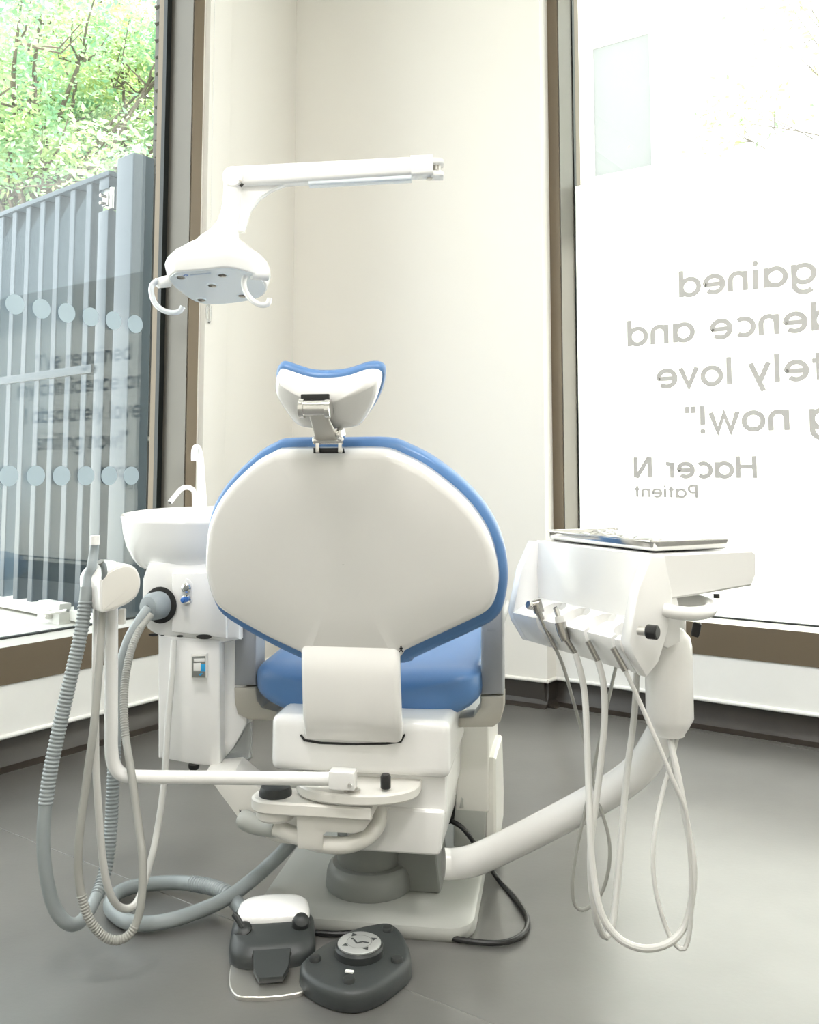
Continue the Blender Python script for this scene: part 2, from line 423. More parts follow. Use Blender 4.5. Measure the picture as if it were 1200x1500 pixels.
# frosted film with grey lettering on the right pane
fz = 2.225
fm = MB(); quad_prism(fm, wr0 + dR * .011 + nR * (GD - .003), wr1 - dR * .011 + nR * (GD - .003), nR, .0008, ZS1 + .008, fz); film = build(fm, 'frosted_film', 'film', pane2)
def arc(cx, cy, r, a0, a1, ry=None, n=14):
    ry = ry or r
    return [(cx + r * math.cos(R(a0 + (a1 - a0) * i / n)), cy + ry * math.sin(R(a0 + (a1 - a0) * i / n))) for i in range(n + 1)]
c_ = .42; SWd = .19
bowl = arc(.5, .5, c_, 0, 360, n=28)
G = {
 'a': (1.08, [bowl, [(.92, 0), (.92, 1)]]), 'd': (1.08, [bowl, [(.92, 0), (.92, 1.4)]]), 'b': (1.08, [arc(.58, .5, c_, 0, 360, n=28), [(.16, 0), (.16, 1.4)]]),
 'g': (1.08, [bowl, [(.92, 1), (.92, .0)] + arc(.5, 0, .42, 0, -140, .4)]), 'o': (1.02, [bowl]), 'c': (.92, [arc(.5, .5, c_, 50, 310, n=22)]),
 'e': (1.02, [[(.2, .5), (.92, .5)] + arc(.5, .5, c_, 0, 315, n=24)]), 'n': (.98, [[(.16, 0), (.16, 1)], arc(.5, .56, .34, 180, 0, .36) + [(.84, 0)]]),
 'm': (1.5, [[(.16, 0), (.16, 1)], arc(.45, .62, .29, 180, 0, .30) + [(.74, 0)], arc(1.03, .62, .29, 180, 0, .30) + [(1.32, 0)]]),
 'u': (.98, [[(.84, 1), (.84, 0)], [(.16, 1)] + arc(.5, .44, .34, 180, 360, .36)]),
 'i': (.36, [[(.18, 0), (.18, 1)], arc(.18, 1.28, .05, 0, 360)]), 'l': (.36, [[(.18, 0), (.18, 1.4)]]), 'r': (.62, [[(.16, 0), (.16, 1)], arc(.5, .58, .34, 180, 80, .34)]),
 't': (.6, [[(.28, 0), (.28, 1.3)], [(.02, .92), (.56, .92)]]), 'f': (.6, [[(.24, 0)] + arc(.48, 1.1, .24, 180, 80, .24), [(.02, .92), (.5, .92)]]),
 's': (.76, [arc(.38, .73, .25, 40, 270, .19) + arc(.38, .29, .27, 90, -140, .21)]), 'v': (.9, [[(.06, 1), (.45, .04), (.84, 1)]]), 'w': (1.35, [[(.06, 1), (.38, .04), (.675, .92), (.97, .04), (1.29, 1)]]),
 'y': (.9, [[(.06, 1), (.47, .05)], [(.86, 1), (.3, -.4)]]), 'I': (.4, [[(.2, 0), (.2, 1.36)]]), "'": (.3, [[(.15, 1.0), (.15, 1.36)]]), '"': (.52, [[(.13, 1.0), (.13, 1.36)], [(.39, 1.0), (.39, 1.36)]]),
 '!': (.4, [[(.2, .38), (.2, 1.38)], arc(.2, .06, .05, 0, 360)]), 'H': (1.2, [[(.15, 0), (.15, 1.36)], [(1.05, 0), (1.05, 1.36)], [(.15, .7), (1.05, .7)]]),
 'N': (1.2, [[(.15, 0), (.15, 1.36)], [(.19, 1.36), (1.01, 0)], [(1.05, 0), (1.05, 1.36)]]), 'P': (1.0, [[(.15, 0), (.15, 1.36), (.5, 1.36)] + arc(.52, .98, .37, 90, -90, .37) + [(.15, .61)]]), ' ': (.5, []),
}
def lettering(text, s_end, z, xh, sw=SWd, hs=1.0, tk=0.0, name='lettering'):
    # written to be read from the street: runs from larger s (right in the room) to smaller s
    wd = sum(G[ch][0] + tk for ch in text) * xh * hs; mb = MB(); x = 0; o = wr0 + nR * (GD - .005)
    for ch in text:
        for k, st in enumerate(G[ch][1]):
            pts = [Vector((p[0], p[1])) for p in st]; n = len(pts); L_, R_ = [], []
            if max(p.x for p in pts) - min(p.x for p in pts) < .2 and max(p.y for p in pts) - min(p.y for p in pts) < .2:
                cc = sum(pts, Vector((0, 0))) / n
                mb.add([o + dR * (s_end + wd - (x * hs + cc.x * hs + .145 * math.cos(i * .5236)) * xh) + UP * (z + (cc.y + .145 * math.sin(i * .5236)) * xh) for i in range(12)], [tuple(range(12))]); continue
            cl_ = (pts[0] - pts[-1]).length < 1e-4
            for i in range(n):
                a = pts[i - 1] if i else (pts[-2] if cl_ else pts[0]); b = pts[i + 1] if i < n - 1 else (pts[1] if cl_ else pts[-1])
                e1 = (pts[i] - a).normalized() if (pts[i] - a).length > 1e-6 else (b - pts[i]).normalized()
                e2 = (b - pts[i]).normalized() if (b - pts[i]).length > 1e-6 else e1
                t = (e1 + e2).normalized(); nn = Vector((-t.y, t.x)); h = sw / 2 / max(.45, nn.dot(Vector((-e1.y, e1.x))))
                L_.append(pts[i] + nn * h); R_.append(pts[i] - nn * h)
            vs = []
            for q in L_ + R_: vs.append(o + dR * (s_end + wd - (x + q.x) * xh * hs) + UP * (z + q.y * xh) - nR * .0002 * k)
            mb.add(vs, [(i, i + 1, n + i + 1, n + i) for i in range(n - 1)])
        x += G[ch][0] + tk
    return build(mb, name, 'letter', film)
SX = .0
for txt, s, z, xh in (('"I\'ve regained', .46, 1.672, .079), ('my confidence and', .235, 1.488, .079), ('I absolutely love', .36, 1.303, .079), ('smiling now!"', .475, 1.117, .079)):
    lettering(txt, s - .01, z, xh, .245, 1.07, .125)
lettering('Hacer N', .245, .936, .063, .27, 1.08, .13); lettering('Patient', .25, .856, .036, .28, 1.15, .13)

# ------------------------------------------------------------------ ceiling lights (real lamps of the room, overhead)
for (lx, ly, lb) in ((-.75, .55, 'square white ceiling light over the left hand side of the room'), (1.25, .75, 'square white ceiling light over the right hand side of the room'), (.15, -1.2, 'square white ceiling light at the back of the room')):
    t = thing('ceiling_light', lb, 'ceiling light', (lx, ly, ZC), group='ceiling lights')
    rz = Matrix.Rotation(-aR + R(90), 3, 'Z')
    fr = MB()
    for sx, sy, w, h in ((-.3, 0, .03, .63), (.3, 0, .03, .63), (0, -.3, .57, .03), (0, .3, .57, .03)):
        fr.box(Vector((lx, ly, ZC - .012)) + rz @ Vector((sx, sy, 0)), (w, h, .022), .003, rz)
    build(fr, 'frame', 'plastic', t); build(MB().box((lx, ly, ZC - .008), (.57, .57, .01), .001, rz), 'diffuser', 'led', t)

# ------------------------------------------------------------------ outside, left: gate of vertical bars, post, fixing strip
GZ = .27
gd = MB(); gd.rings([[Vector(q) for q in ((-40, -10, GZ - .3), (40, -10, GZ - .3), (40, 60, GZ - .3), (-40, 60, GZ - .3))], [Vector(q) for q in ((-40, -10, GZ - .29), (40, -10, GZ - .29), (40, 60, GZ - .29), (-40, 60, GZ - .29))]])
# the ground is cut out under the room: two aprons, one beyond each window wall
ap = MB()
qa = L0 + nL * .225 - dL * 6; qb = V2(-.2, 5.3); qc = R0 + nR * .225 + dR * 6
ap.rings([[p + UP * z for p in (qa, EL + nL * .225, qb, qb + nL * 14 + dL * 6, qa + nL * 14)] for z in (GZ - .1, GZ)])
ap.rings([[p + UP * z for p in (qb, SR + nR * .225, qc, qc + nR * 40, qb + nR * 40 - dR * 4)] for z in (GZ - .1, GZ)])
struct(ap, 'ground', 'pave')
gv = Vector((-math.sin(R(50)), math.cos(R(50)), 0)); gn = Vector((-gv.y, gv.x, 0))     # along the gate, towards the room
if gn.y > 0: gn = -gn
K = P(184, 695, 3.92); K.z = 0
RG = Matrix.Rotation(math.atan2(gv.y, gv.x), 3, 'Z')
post = thing('gate_post', 'thick square blue-grey metal post holding the barred gate', 'gate post', (K.x, K.y, GZ))
pt = P(184, 222, 3.92).z
build(MB().box(K + gv * .0675 - gn * .055 + UP * (GZ + pt) / 2, (.135, .11, pt - GZ), .012, RG, 3), 'post', 'gateA', post)
build(MB().box(K + gv * .0675 - gn * .055 + UP * (GZ + .006), (.2, .18, .012), .002, RG), 'foot_plate', 'gateA', post)
gate = thing('barred_gate', 'blue-grey metal gate of tall vertical bars outside the window', 'gate', (K.x, K.y, GZ))
gq = K - gn * .03
def gpt(x, y): return PP(x, y, gq, gn)
zt = gpt(70, 264).z; zb = gpt(60, 893).z
zt = min(zt, pt - .05)
gl_ = 2.6; s0 = (gpt(158, 400) - gq).dot(gv)
# hinge stile (two lengths with a hinge between)
zg = gpt(146, 295).z
for z0, z1 in ((zb, zg - .05), (zg + .05, zt)):
    build(MB().box(gq + gv * (s0 + .055) - gn * .03 + UP * (z0 + z1) / 2, (.085, .06, z1 - z0), .006, RG), 'hinge_stile', 'gateA', gate)
hg = MB(); hg.box(gq + gv * (s0 + .045) + UP * zg - gn * .02, (.05, .04, .06), .006, RG); hg.lathe([(.02, -.05), (.02, .05)], gq + gv * s0 + UP * zg - gn * .02, (0, 0, 1), 12)
for k in (-1, 1): hg.lathe([(.009, 0), (.009, .02), (.004, .024)], gq + gv * (s0 + .05) + UP * (zg + .018 * k), gn, 8)
build(hg, 'hinge', 'steel2', gate)
step = .145; k = 0; s = s0 + .16
while s < gl_:
    b = MB().box(gq + gv * (s + .025) - gn * .034 + UP * (zb + zt) / 2, (.05, .065, zt - zb), .004, RG, 1); build(b, 'bar', 'gateA', gate); s += step
build(MB().box(gq + gv * (s0 + gl_) / 2 - gn * .03 + UP * (zt + .012), (gl_ - s0, .08, .024), .004, RG), 'top_rail', 'gateA', gate)
zm = gpt(70, 549).z
build(MB().box(gq + gv * (s0 + .1 + gl_) / 2 + gn * .006 + UP * zm, (gl_ - s0 - .1, .012, .04), .003, RG), 'middle_rail', 'gateA', gate)
build(MB().box(gq + gv * (s0 + gl_) / 2 - gn * .03 + UP * ((zb + GZ) / 2 + .02), (gl_ - s0, .08, max(.05, zb - GZ)), .005, RG), 'bottom_rail', 'ledge', gate)
sb = gpt(88, 896); lk = MB(); lk.box(sb + gn * .03, (.2, .06, .10), .006, RG); lo = build(lk, 'latch_box', 'ledge', gate)
lb_ = MB(); lb_.lathe([(.02, 0), (.02, .02), (.012, .03)], gpt(92, 898) + gn * .06, gn, 16); lb_.tube([gpt(92, 896) + gn * .085, gpt(125, 891) + gn * .085], .008, 8); build(lb_, 'latch_bolt', 'steel', gate)

strip = thing('fixing_strip', 'pale galvanised strip with small tabs between post and window', 'metal strip', P(222, 880, 4.08))
YS = 4.12
sp = MB()
a = P(212, 695, YS); b = P(243, 695, YS)
sp.box(Vector(((a.x + b.x) / 2, YS + .01, 2.0)), (b.x - a.x, .012, 3.5), .002); build(sp, 'back_plate', 'gateL', strip)
a = P(226, 695, YS - .03); sp = MB().box(Vector((a.x, YS - .01, 2.0)), (.006, .04, 3.5), .001); build(sp, 'flange', 'gateL', strip)
for i in range(38):
    y = 10 + i * 24.4
    c = P(231, y, YS - .02)
    if c.z > GZ + .1: build(MB().box(c, (.026, .03, .006), .001, Matrix.Rotation(R(-25), 3, 'Y'), 1), 'tab', 'gateL', strip)
for y in (240, 441, 643, 850):
    c0 = P(214, y, YS - .06); c1 = P(236, y - 4, YS - .03)
    bk = MB(); bk.box((c0 + c1) / 2, ((c1 - c0).length + .02, .012, .035), .002, Matrix.Rotation(-.1, 3, 'Y')); bo = build(bk, 'bracket', 'gateL', strip)
    bl = MB(); bl.lathe([(.011, 0), (.011, .008), (.005, .011)], c0 + Vector((.012, -.006, 0)), (0, -1, 0), 8); build(bl, 'bolt', 'steel', bo)

# trees
def tree(label, c, rad, n, leafm, trunk_to, size=.07, seed=1, flat=.8, clumps=46, bk=1.0):
    rnd = random.Random(seed); c = Vector(c)
    t = thing('tree', label, 'tree', (trunk_to[0], trunk_to[1], GZ))
    cl = []
    for i in range(clumps):
        while True:
            d = Vector((rnd.uniform(-1, 1), rnd.uniform(-1, 1), rnd.uniform(-1, 1)))
            if d.length < 1: break
        cl.append((c + Vector((d.x * rad, d.y * rad, d.z * rad * flat)), rnd.uniform(.25, .55) * rad * .62))
    tk = MB(); top = c + Vector((0, 0, -rad * .2)); p0 = Vector((trunk_to[0], trunk_to[1], GZ))
    tk.tube(spline([p0, p0.lerp(top, .4) + Vector((.1, .05, 0)), top], 5), [.16 - .008 * i for i in range(11)], 10)
    build(tk, 'trunk', 'bark', t)
    br = MB()
    for q, r_ in cl:
        a = p0.lerp(top, rnd.uniform(.55, 1)); mid = a.lerp(q, .5) + Vector((rnd.uniform(-.2, .2), rnd.uniform(-.2, .2), .12))
        pts = spline([a, mid, q], 4); br.tube(pts, [(.032 - .003 * i) * bk for i in range(len(pts))], 5)
        for _ in range(3):
            e = q + Vector((rnd.uniform(-1, 1), rnd.uniform(-1, 1), rnd.uniform(-.6, .6))) * r_
            br.tube([mid.lerp(q, .6), mid.lerp(e, .7), e], [.012 * bk, .009 * bk, .004 * bk], 4)
    bo = build(br, 'branches', 'bark', t); bo['kind'] = 'stuff'
    vs = []; fs = []
    for i in range(n):
        q, r_ = rnd.choice(cl)
        d = Vector((rnd.gauss(0, .5), rnd.gauss(0, .5), rnd.gauss(0, .42))) * r_
        p = q + d; a = Vector((rnd.gauss(0, 1), rnd.gauss(0, 1), rnd.gauss(0, .5))).normalized(); b = a.orthogonal().normalized()
        b = (b + a.cross(b) * rnd.uniform(-1, 1)).normalized(); s_ = size * rnd.uniform(.6, 1.25); k = len(vs)
        vs += [p - a * s_, p - b * s_ * .45, p + a * s_, p + b * s_ * .45]; fs.append((k, k + 1, k + 2, k + 3))
    me = bpy.data.meshes.new('foliage'); inv = parent_matrix(t).inverted()
    me.from_pydata([tuple(inv @ v) for v in vs], [], fs); me.materials.append(M[leafm])
    o = bpy.data.objects.new('foliage', me); col.objects.link(o); o.parent = t; o['kind'] = 'stuff'
    return t
c1 = P(60, 180, 8.0); tree('fresh green leafy tree directly behind the barred gate', c1, 1.7, 34000, 'leafA', (c1.x - .3, 8.2), .036, 3)
c2 = P(185, 165, 10.0); tree('yellow-green leafy tree behind the gate post', c2, 1.8, 26000, 'leafC', (c2.x + .2, 10.2), .042, 5)
c3 = P(60, 20, 12.5); tree('taller blue-green tree standing behind the two paler trees', c3, 2.6, 15000, 'leafB', (c3.x - .5, 12.8), .06, 9)
# outside, right: facade across the street and a thin tree
BO = V2(0, 0) + P(905, 150, 14).xy.to_3d(); BO.z = 0
fw = thing('apartment_building', 'white building with tall windows across the street', 'building', (BO.x, BO.y, GZ))
def bpx(x, y): return PP(x, y, BO, nR)
w = MB(); a = BO - dR * 3.0; b = BO + dR * 14
holes = []
x0 = (bpx(860, 165) - BO).dot(dR); x1 = (bpx(956, 150) - BO).dot(dR); zt_ = bpx(905, 50).z; zb_ = bpx(905, 255).z
wins = [(x0 + k * 2.6, x1 + k * 2.6) for k in (0, 4)]
def wallseg(s0_, s1_, z0, z1): quad_prism(w, BO + dR * s0_, BO + dR * s1_, nR, .4, z0, z1)
edges = [-3.0] + [e for q in wins for e in q] + [14.0]
for i in range(0, len(edges) - 1, 2): wallseg(edges[i], edges[i + 1], GZ, 12)
for q in wins:
    for k in range(-1, 3):
        z0 = zt_ + (k - 1) * 3.2; wallseg(q[0], q[1], max(GZ, z0), z0 + 3.2 - (zt_ - zb_)) if z0 + 3.2 - (zt_ - zb_) > GZ else None
build(w, 'wall', 'render', fw)
cz = MB(); quad_prism(cz, BO - dR * 3.2 - nR * .25, BO + dR * 14 - nR * .25, nR, .25, 9.4, 9.7); build(cz, 'cornice', 'render', fw)
for q in wins:
    for k in (0, 1, 2):
        z1 = zt_ + (k - 1) * 3.2; z0 = z1 - (zt_ - zb_)
        if z0 < GZ: z0 = GZ + .3
        fr = MB(); f = .07
        for s0_, s1_, za, zb2 in ((q[0], q[1], z1 - f, z1), (q[0], q[1], z0, z0 + f), (q[0], q[0] + f, z0 + f, z1 - f), (q[1] - f, q[1], z0 + f, z1 - f)):
            quad_prism(fr, BO + dR * s0_ + nR * .1, BO + dR * s1_ + nR * .1, nR, .06, za, zb2)
        wo_ = build(fr, 'window', 'bframe', fw)
        pn = MB(); quad_prism(pn, BO + dR * (q[0] + f) + nR * .13, BO + dR * (q[1] - f) + nR * .13, nR, .02, z0 + f, z1 - f); build(pn, 'pane', 'bglass', wo_)
c4 = P(1330, 60, 8.5); tree('thin sunlit tree in front of the white building', c4, 1.95, 2600, 'leafC', (c4.x + .6, 8.4), .045, 12, clumps=30, bk=.35)

# ------------------------------------------------------------------ dental chair
CZ = R(-9); CO_ = Vector((-.065, 2.13, 0)); RC = Matrix.Rotation(CZ, 3, 'Z')
rv = RC @ Vector((1, 0, 0)); fv = RC @ Vector((0, 1, 0))
def LW(a, b, z): return CO_ + rv * a + fv * b + UP * z
def cbp(x, y, b): return PP(x, y, CO_ + fv * b, fv)
def la(p): return (p - CO_).dot(rv)
def pbox(mb, x0, y0, x1, y1, b, depth, bev=.01, seg=3, taper=None):
    xm, ym = (x0 + x1) / 2, (y0 + y1) / 2
    a0, a1 = la(cbp(x0, ym, b)), la(cbp(x1, ym, b)); z1, z0 = cbp(xm, y0, b).z, cbp(xm, y1, b).z
    return mb.box(LW((a0 + a1) / 2, b + depth / 2, (z0 + z1) / 2), (a1 - a0, depth, z1 - z0), bev, RC, seg, taper)
def poly2(px, o, n, u, v, smooth=0):
    pts = [(PP(x, y, o, n) - o) for x, y in px]; pts = [Vector((p.dot(u), p.dot(v))) for p in pts]
    if smooth: pts = [Vector((q.x, q.y)) for q in spline([(p.x, p.y, 0) for p in pts], smooth, True)]
    return pts
def pslab(mb, px, b, depth, bev=.006, smooth=0):
    # outline drawn on the chair's vertical plane b, extruded forwards
    o = CO_ + fv * b; out = poly2(px, o, fv, rv, UP, smooth)
    return mb.slab(out, (o, rv, UP, fv), [(bev, 0), (bev * .3, bev * .3), (0, bev), (0, depth - bev), (bev * .3, depth - bev * .3), (bev, depth)])
def rrect(w, h, r, n=4):
    o = []
    for cx, cy, a0 in ((w / 2 - r, h / 2 - r, 0), (-w / 2 + r, h / 2 - r, 90), (-w / 2 + r, -h / 2 + r, 180), (w / 2 - r, -h / 2 + r, 270)):
        for i in range(n + 1): o.append((cx + r * math.cos(R(a0 + 90 * i / n)), cy + r * math.sin(R(a0 + 90 * i / n))))
    return o

chair = thing('dental_chair', 'white dental chair with blue cushions seen from behind its backrest', 'dental chair', CO_, CZ)
# base plate
out = [Vector(p) for p in rrect(.475, .98, .06, 6)]
build(MB().slab(out, (LW(-.012, .315, 0), rv, fv, UP), [(.004, 0), (0, .006), (0, .018), (.004, .026), (.012, .03), (.05, .031)]), 'base_plate', 'plate', chair)
# column
build(MB().lathe([(.096, .03), (.099, .036), (.097, .062), (.092, .076), (.084, .083), (.06, .085)], LW(-.024, -.005, 0), n=40), 'column_foot', 'midgrey', chair)
build(MB().lathe([(.07, .08), (.0735, .09), (.0735, .15), (.066, .158), (.066, .25)], LW(-.024, -.005, 0), n=40), 'column', 'midgrey', chair)
sk = MB(); sk.box(LW(.085, .045, .082), (.11, .15, .105), .008, RC, 3, lambda c: (c.x - .012 * (c.z > 0) * (c.x > 0), c.y, c.z)); build(sk, 'arm_socket', 'midgrey', chair)
# housings
hs_ = MB(); pbox(hs_, 396, 1053, 659, 1136, -.175, .40, .022, 4); build(hs_, 'upper_housing', 'plastic', chair)
lo1 = MB(); pbox(lo1, 520, 1128, 655, 1192, -.155, .36, .010); build(lo1, 'motor_cover', 'plastic', chair)
lo2 = MB(); pbox(lo2, 503, 1184, 652, 1251, -.165, .36, .012, 3, lambda c: (c.x * (1 - .10 * (c.z < 0)), c.y, c.z)); build(lo2, 'lift_cover', 'plastic', chair)
# under-seat frame
build(MB().box(LW(-.01, .28, .345), (.22, .62, .08), .012, RC), 'seat_frame', 'bracket', chair)
# seat cushion
def seat_ring(b, w, z0, z1, ca=-.03, n=36, bol=.03):
    r = []
    for j in range(n):
        t = 2 * math.pi * j / n; c, s_ = math.cos(t), math.sin(t)
        x = math.copysign(abs(c) ** .55, c) * w; z = math.copysign(abs(s_) ** .75, s_)
        zz = (z0 + z1) / 2 + z * (z1 - z0) / 2 + (bol * (x / w) ** 2 if z > 0 else bol * .6 * (x / w) ** 4)
        r.append(LW(ca + x, b, zz))
    return r
zs = cbp(540, 1056, -.05).z
sc = MB(); rs = []
for b, k in ((-.075, .55), (-.07, .75), (-.055, .9), (-.03, .98), (0, 1), (.2, 1), (.4, .98), (.6, .95), (.8, .9), (.95, .84), (1.0, .78), (1.03, .6)):
    e = 0 if 0 <= b <= .95 else (.05 * (1 - k) / .45)
    rise = .05 * max(0, b)
    rs.append(seat_ring(b, .262 * (k if b < 0 else k), zs + rise + e * .6, zs + .105 + rise - e, bol=.035))
sc.rings(rs); build(sc, 'seat_cushion', 'blue', chair, 60)
# backrest
t = R(13); nb = -(fv * math.cos(t) + UP * math.sin(t)); vb = UP * math.cos(t) - fv * math.sin(t)
QB = cbp(515, 960, -.225)
def c6(L): return [(280 + x / 2.5, 640 + y / 2.5) for x, y in L]
wout = poly2(c6([(330, 53), (515, 52), (690, 52), (770, 78), (870, 132), (1000, 240), (1085, 360), (1122, 490), (1118, 580), (1085, 645), (990, 695), (860, 755), (775, 796), (760, 806), (590, 806), (410, 806), (395, 797), (290, 747), (155, 672), (82, 615), (50, 520), (45, 430), (62, 310), (120, 205), (220, 105), (285, 66)]), QB, nb, rv, vb, 4)
build(MB().slab(wout, (QB, rv, vb, nb), [(.004, -.05), (0, -.046), (0, -.018), (.003, -.008), (.009, -.002), (.018, .001)], dome=((.6, .003), (.02, .004))), 'backrest_shell', 'shell', chair, 60)
vmid = sum(p.y for p in wout) / len(wout)
cout = [Vector((p.x + (.002 if p.x > 0 else 0), p.y - .024 * min(1, max(0, (vmid - p.y) / .08)))) for p in wout]
build(MB().slab(cout, (QB, rv, vb, nb), [(.0, -.044), (-.008, -.046), (-.013, -.055), (-.014, -.075), (-.01, -.098), (.004, -.115), (.018, -.121)], dome=((.8, -.118), (.5, -.112), (.2, -.11))), 'backrest_cushion', 'blue', chair, 60)
# support strap from the housing up to the shell
path = [(-.216, 950, 442, 586), (-.228, 975, 442, 586), (-.229, 1010, 443, 587), (-.223, 1045, 444, 588.5), (-.213, 1062, 445, 590), (-.190, 1075, 446, 589)]
st = MB(); rs = []
pc = [cbp((x0 + x1) / 2, y, b) for b, y, x0, x1 in path]; pw_ = [la(cbp(x1, y, b)) - la(cbp(x0, y, b)) for b, y, x0, x1 in path]
pcs = spline(pc, 4)
for i, p in enumerate(pcs):
    T = (pcs[min(i + 1, len(pcs) - 1)] - pcs[max(0, i - 1)]).normalized(); nn = rv.cross(T).normalized(); q = i / 4; k = min(int(q), len(pw_) - 2); w_ = pw_[k] + (pw_[k + 1] - pw_[k]) * (q - k)
    rs.append([p + rv * x + nn * y for x, y in rrect(w_, .03, .013, 5)])
st.rings(rs); build(st, 'back_support', 'shell', chair, 50)
sl = MB(); pslab(sl, [(441, 1076), (447, 1083), (470, 1087), (520, 1089), (565, 1088), (586, 1085), (592, 1075), (594, 1077), (588, 1088), (566, 1091), (520, 1092), (468, 1090), (445, 1086), (439, 1077)], -.178, .004, .0005); build(sl, 'slot_gap', 'black', chair)
# small printed marks on the shell
def mark(pxs, par, m='black', d=.0095):
    mb = MB()
    for px in pxs:
        out_ = poly2(px, QB + nb * d, nb, rv, vb); mb.slab(out_, (QB + nb * d, rv, vb, nb), [(0, -.0025), (0, 0)])
    return build(mb, 'printed_mark', m, par)
def disc_px(x, y, r): return [(x + r * math.cos(i * .7854), y + r * math.sin(i * .7854)) for i in range(8)]
mark([disc_px(587.5, 947.6, 1.1), [(586.2, 949), (588.8, 949), (588.6, 952.2), (586.4, 952.2)], [(586.2, 949), (584.3, 951), (584.9, 951.5), (586.6, 950.2)], [(588.8, 949), (590.8, 951), (590.2, 951.6), (588.4, 950.2)], [(586.4, 952), (584.8, 955.2), (585.8, 955.4), (587.4, 952.6)], [(588.6, 952), (590.4, 955), (589.4, 955.4), (587.4, 952.6)]], chair, d=.0035)
mark([disc_px(511, 962, .9)], chair, d=.0045)
# headrest
th_ = R(38); nh = -(fv * math.cos(th_) + UP * math.sin(th_)); vh = UP * math.cos(th_) - fv * math.sin(th_)
QH = cbp(480, 590, -.365)
hout = poly2([(402, 562), (403, 580), (421, 606), (434, 619), (452, 624), (485, 624.5), (520, 623), (533, 617), (549, 592), (556, 568), (553, 556), (536, 552), (505, 559), (478, 561), (450, 560), (420, 553), (407, 552)], QH, nh, rv, vh, 4)
def wrap(mb, k=1.3):
    mb.v = [tuple(Vector(v) - nh * k * ((Vector(v) - QH).dot(rv)) ** 2) for v in mb.v]; return mb
hsh = wrap(MB().slab(hout, (QH, rv, vh, nh), [(0, -.02), (0, 0), (.002, .008), (.006, .016), (.012, .022)], dome=((.7, .028), (.3, .031)))); build(hsh, 'headrest_shell', 'plastic', chair, 60)
hcu = wrap(MB().slab(hout, (QH, rv, vh, nh), [(.002, -.018), (-.003, -.021), (-.006, -.028), (-.004, -.042), (.003, -.05), (.01, -.055)], dome=((.7, -.054), (.3, -.05)))); build(hcu, 'headrest_cushion', 'blue', chair, 60)
hk = MB(); bh = -.405
a = cbp(439, 598, bh); b_ = cbp(486, 599, bh); hk.lathe([(.014, 0), (.0195, .001), (.0195, .0105), (.016, .011)], a, rv, 20); hk.lathe([(.016, 0), (.016, (b_ - a).length - .02)], a + rv * .01, rv, 20)
hk.lathe([(.016, 0), (.0195, .001), (.0195, .011), (.014, .013)], b_ - rv * .012, rv, 20)
build(MB().box(cbp(464, 584, bh + .012), (.056, .03, .016), .002, RC), 'hinge_recess', 'black', chair); build(hk, 'hinge_barrel', 'chrome', chair)
ba = cbp(466, 606, bh + .0); bb_ = cbp(480, 646, -.345)
nk = MB(); nk.rings([[p + rv * x + UP.cross(rv) * y for x, y in rrect(w_, .016, .006, 3)] for p, w_ in ((ba, .036), (ba.lerp(bb_, .5), .042), (bb_, .046))]); build(nk, 'neck_bar', 'steel', chair, 50)
ck = MB(); a = cbp(459, 645, -.345); b_ = cbp(503, 646, -.345); ck.lathe([(.007, 0), (.0085, .002), (.0085, (b_ - a).length - .002), (.007, (b_ - a).length)], a, rv, 16)
for x in (466, 499): ck.box(cbp(x, 655, -.345), (.008, .012, .022), .002, RC)
build(ck, 'clamp', 'chrome', chair)
kb = MB(); kb.lathe([(.010, 0), (.014, .002), (.014, .008), (.009, .011)], cbp(496, 636, -.35), (rv - fv * .25), 18); build(kb, 'clamp_knob', 'chrome', chair)
tp = MB(); pslab(tp, [(459, 656), (503, 656), (505, 664), (459, 664)], -.337, .006, .001); build(tp, 'clamp_slot', 'black', chair)
# armrests
al = MB(); pslab(al, [(342, 1007), (374.5, 1007), (377, 1026), (384, 1036), (406, 1042), (406, 1057), (362, 1055), (347, 1047), (342.5, 1030)], .0, .075, .008); build(al, 'armrest_bracket', 'beige', chair)
al = MB(); pslab(al, [(342, 938), (349, 914), (355, 900), (376, 900), (375, 1005.5), (342, 1005.5)], .0, .075, .010); build(al, 'armrest_post', 'armgrey', chair)
ar = MB(); pslab(ar, [(703.5, 1020), (738, 1019), (738, 1040), (733, 1058), (722, 1066), (660, 1067), (660, 1052), (693, 1050), (703, 1036)], .0, .075, .008); build(ar, 'armrest_bracket', 'beige', chair)
ar = MB(); pslab(ar, [(704.5, 872), (737, 862), (737.5, 1018), (704, 1019)], .0, .075, .010); build(ar, 'armrest_post', 'armgrey', chair)
for x in (362, 720):
    q = cbp(x, 930, .0); build(MB().box(q + fv * .2 + UP * .012, (.044, .40, .032), .012, RC, 3), 'arm_pad', 'armgrey', chair)
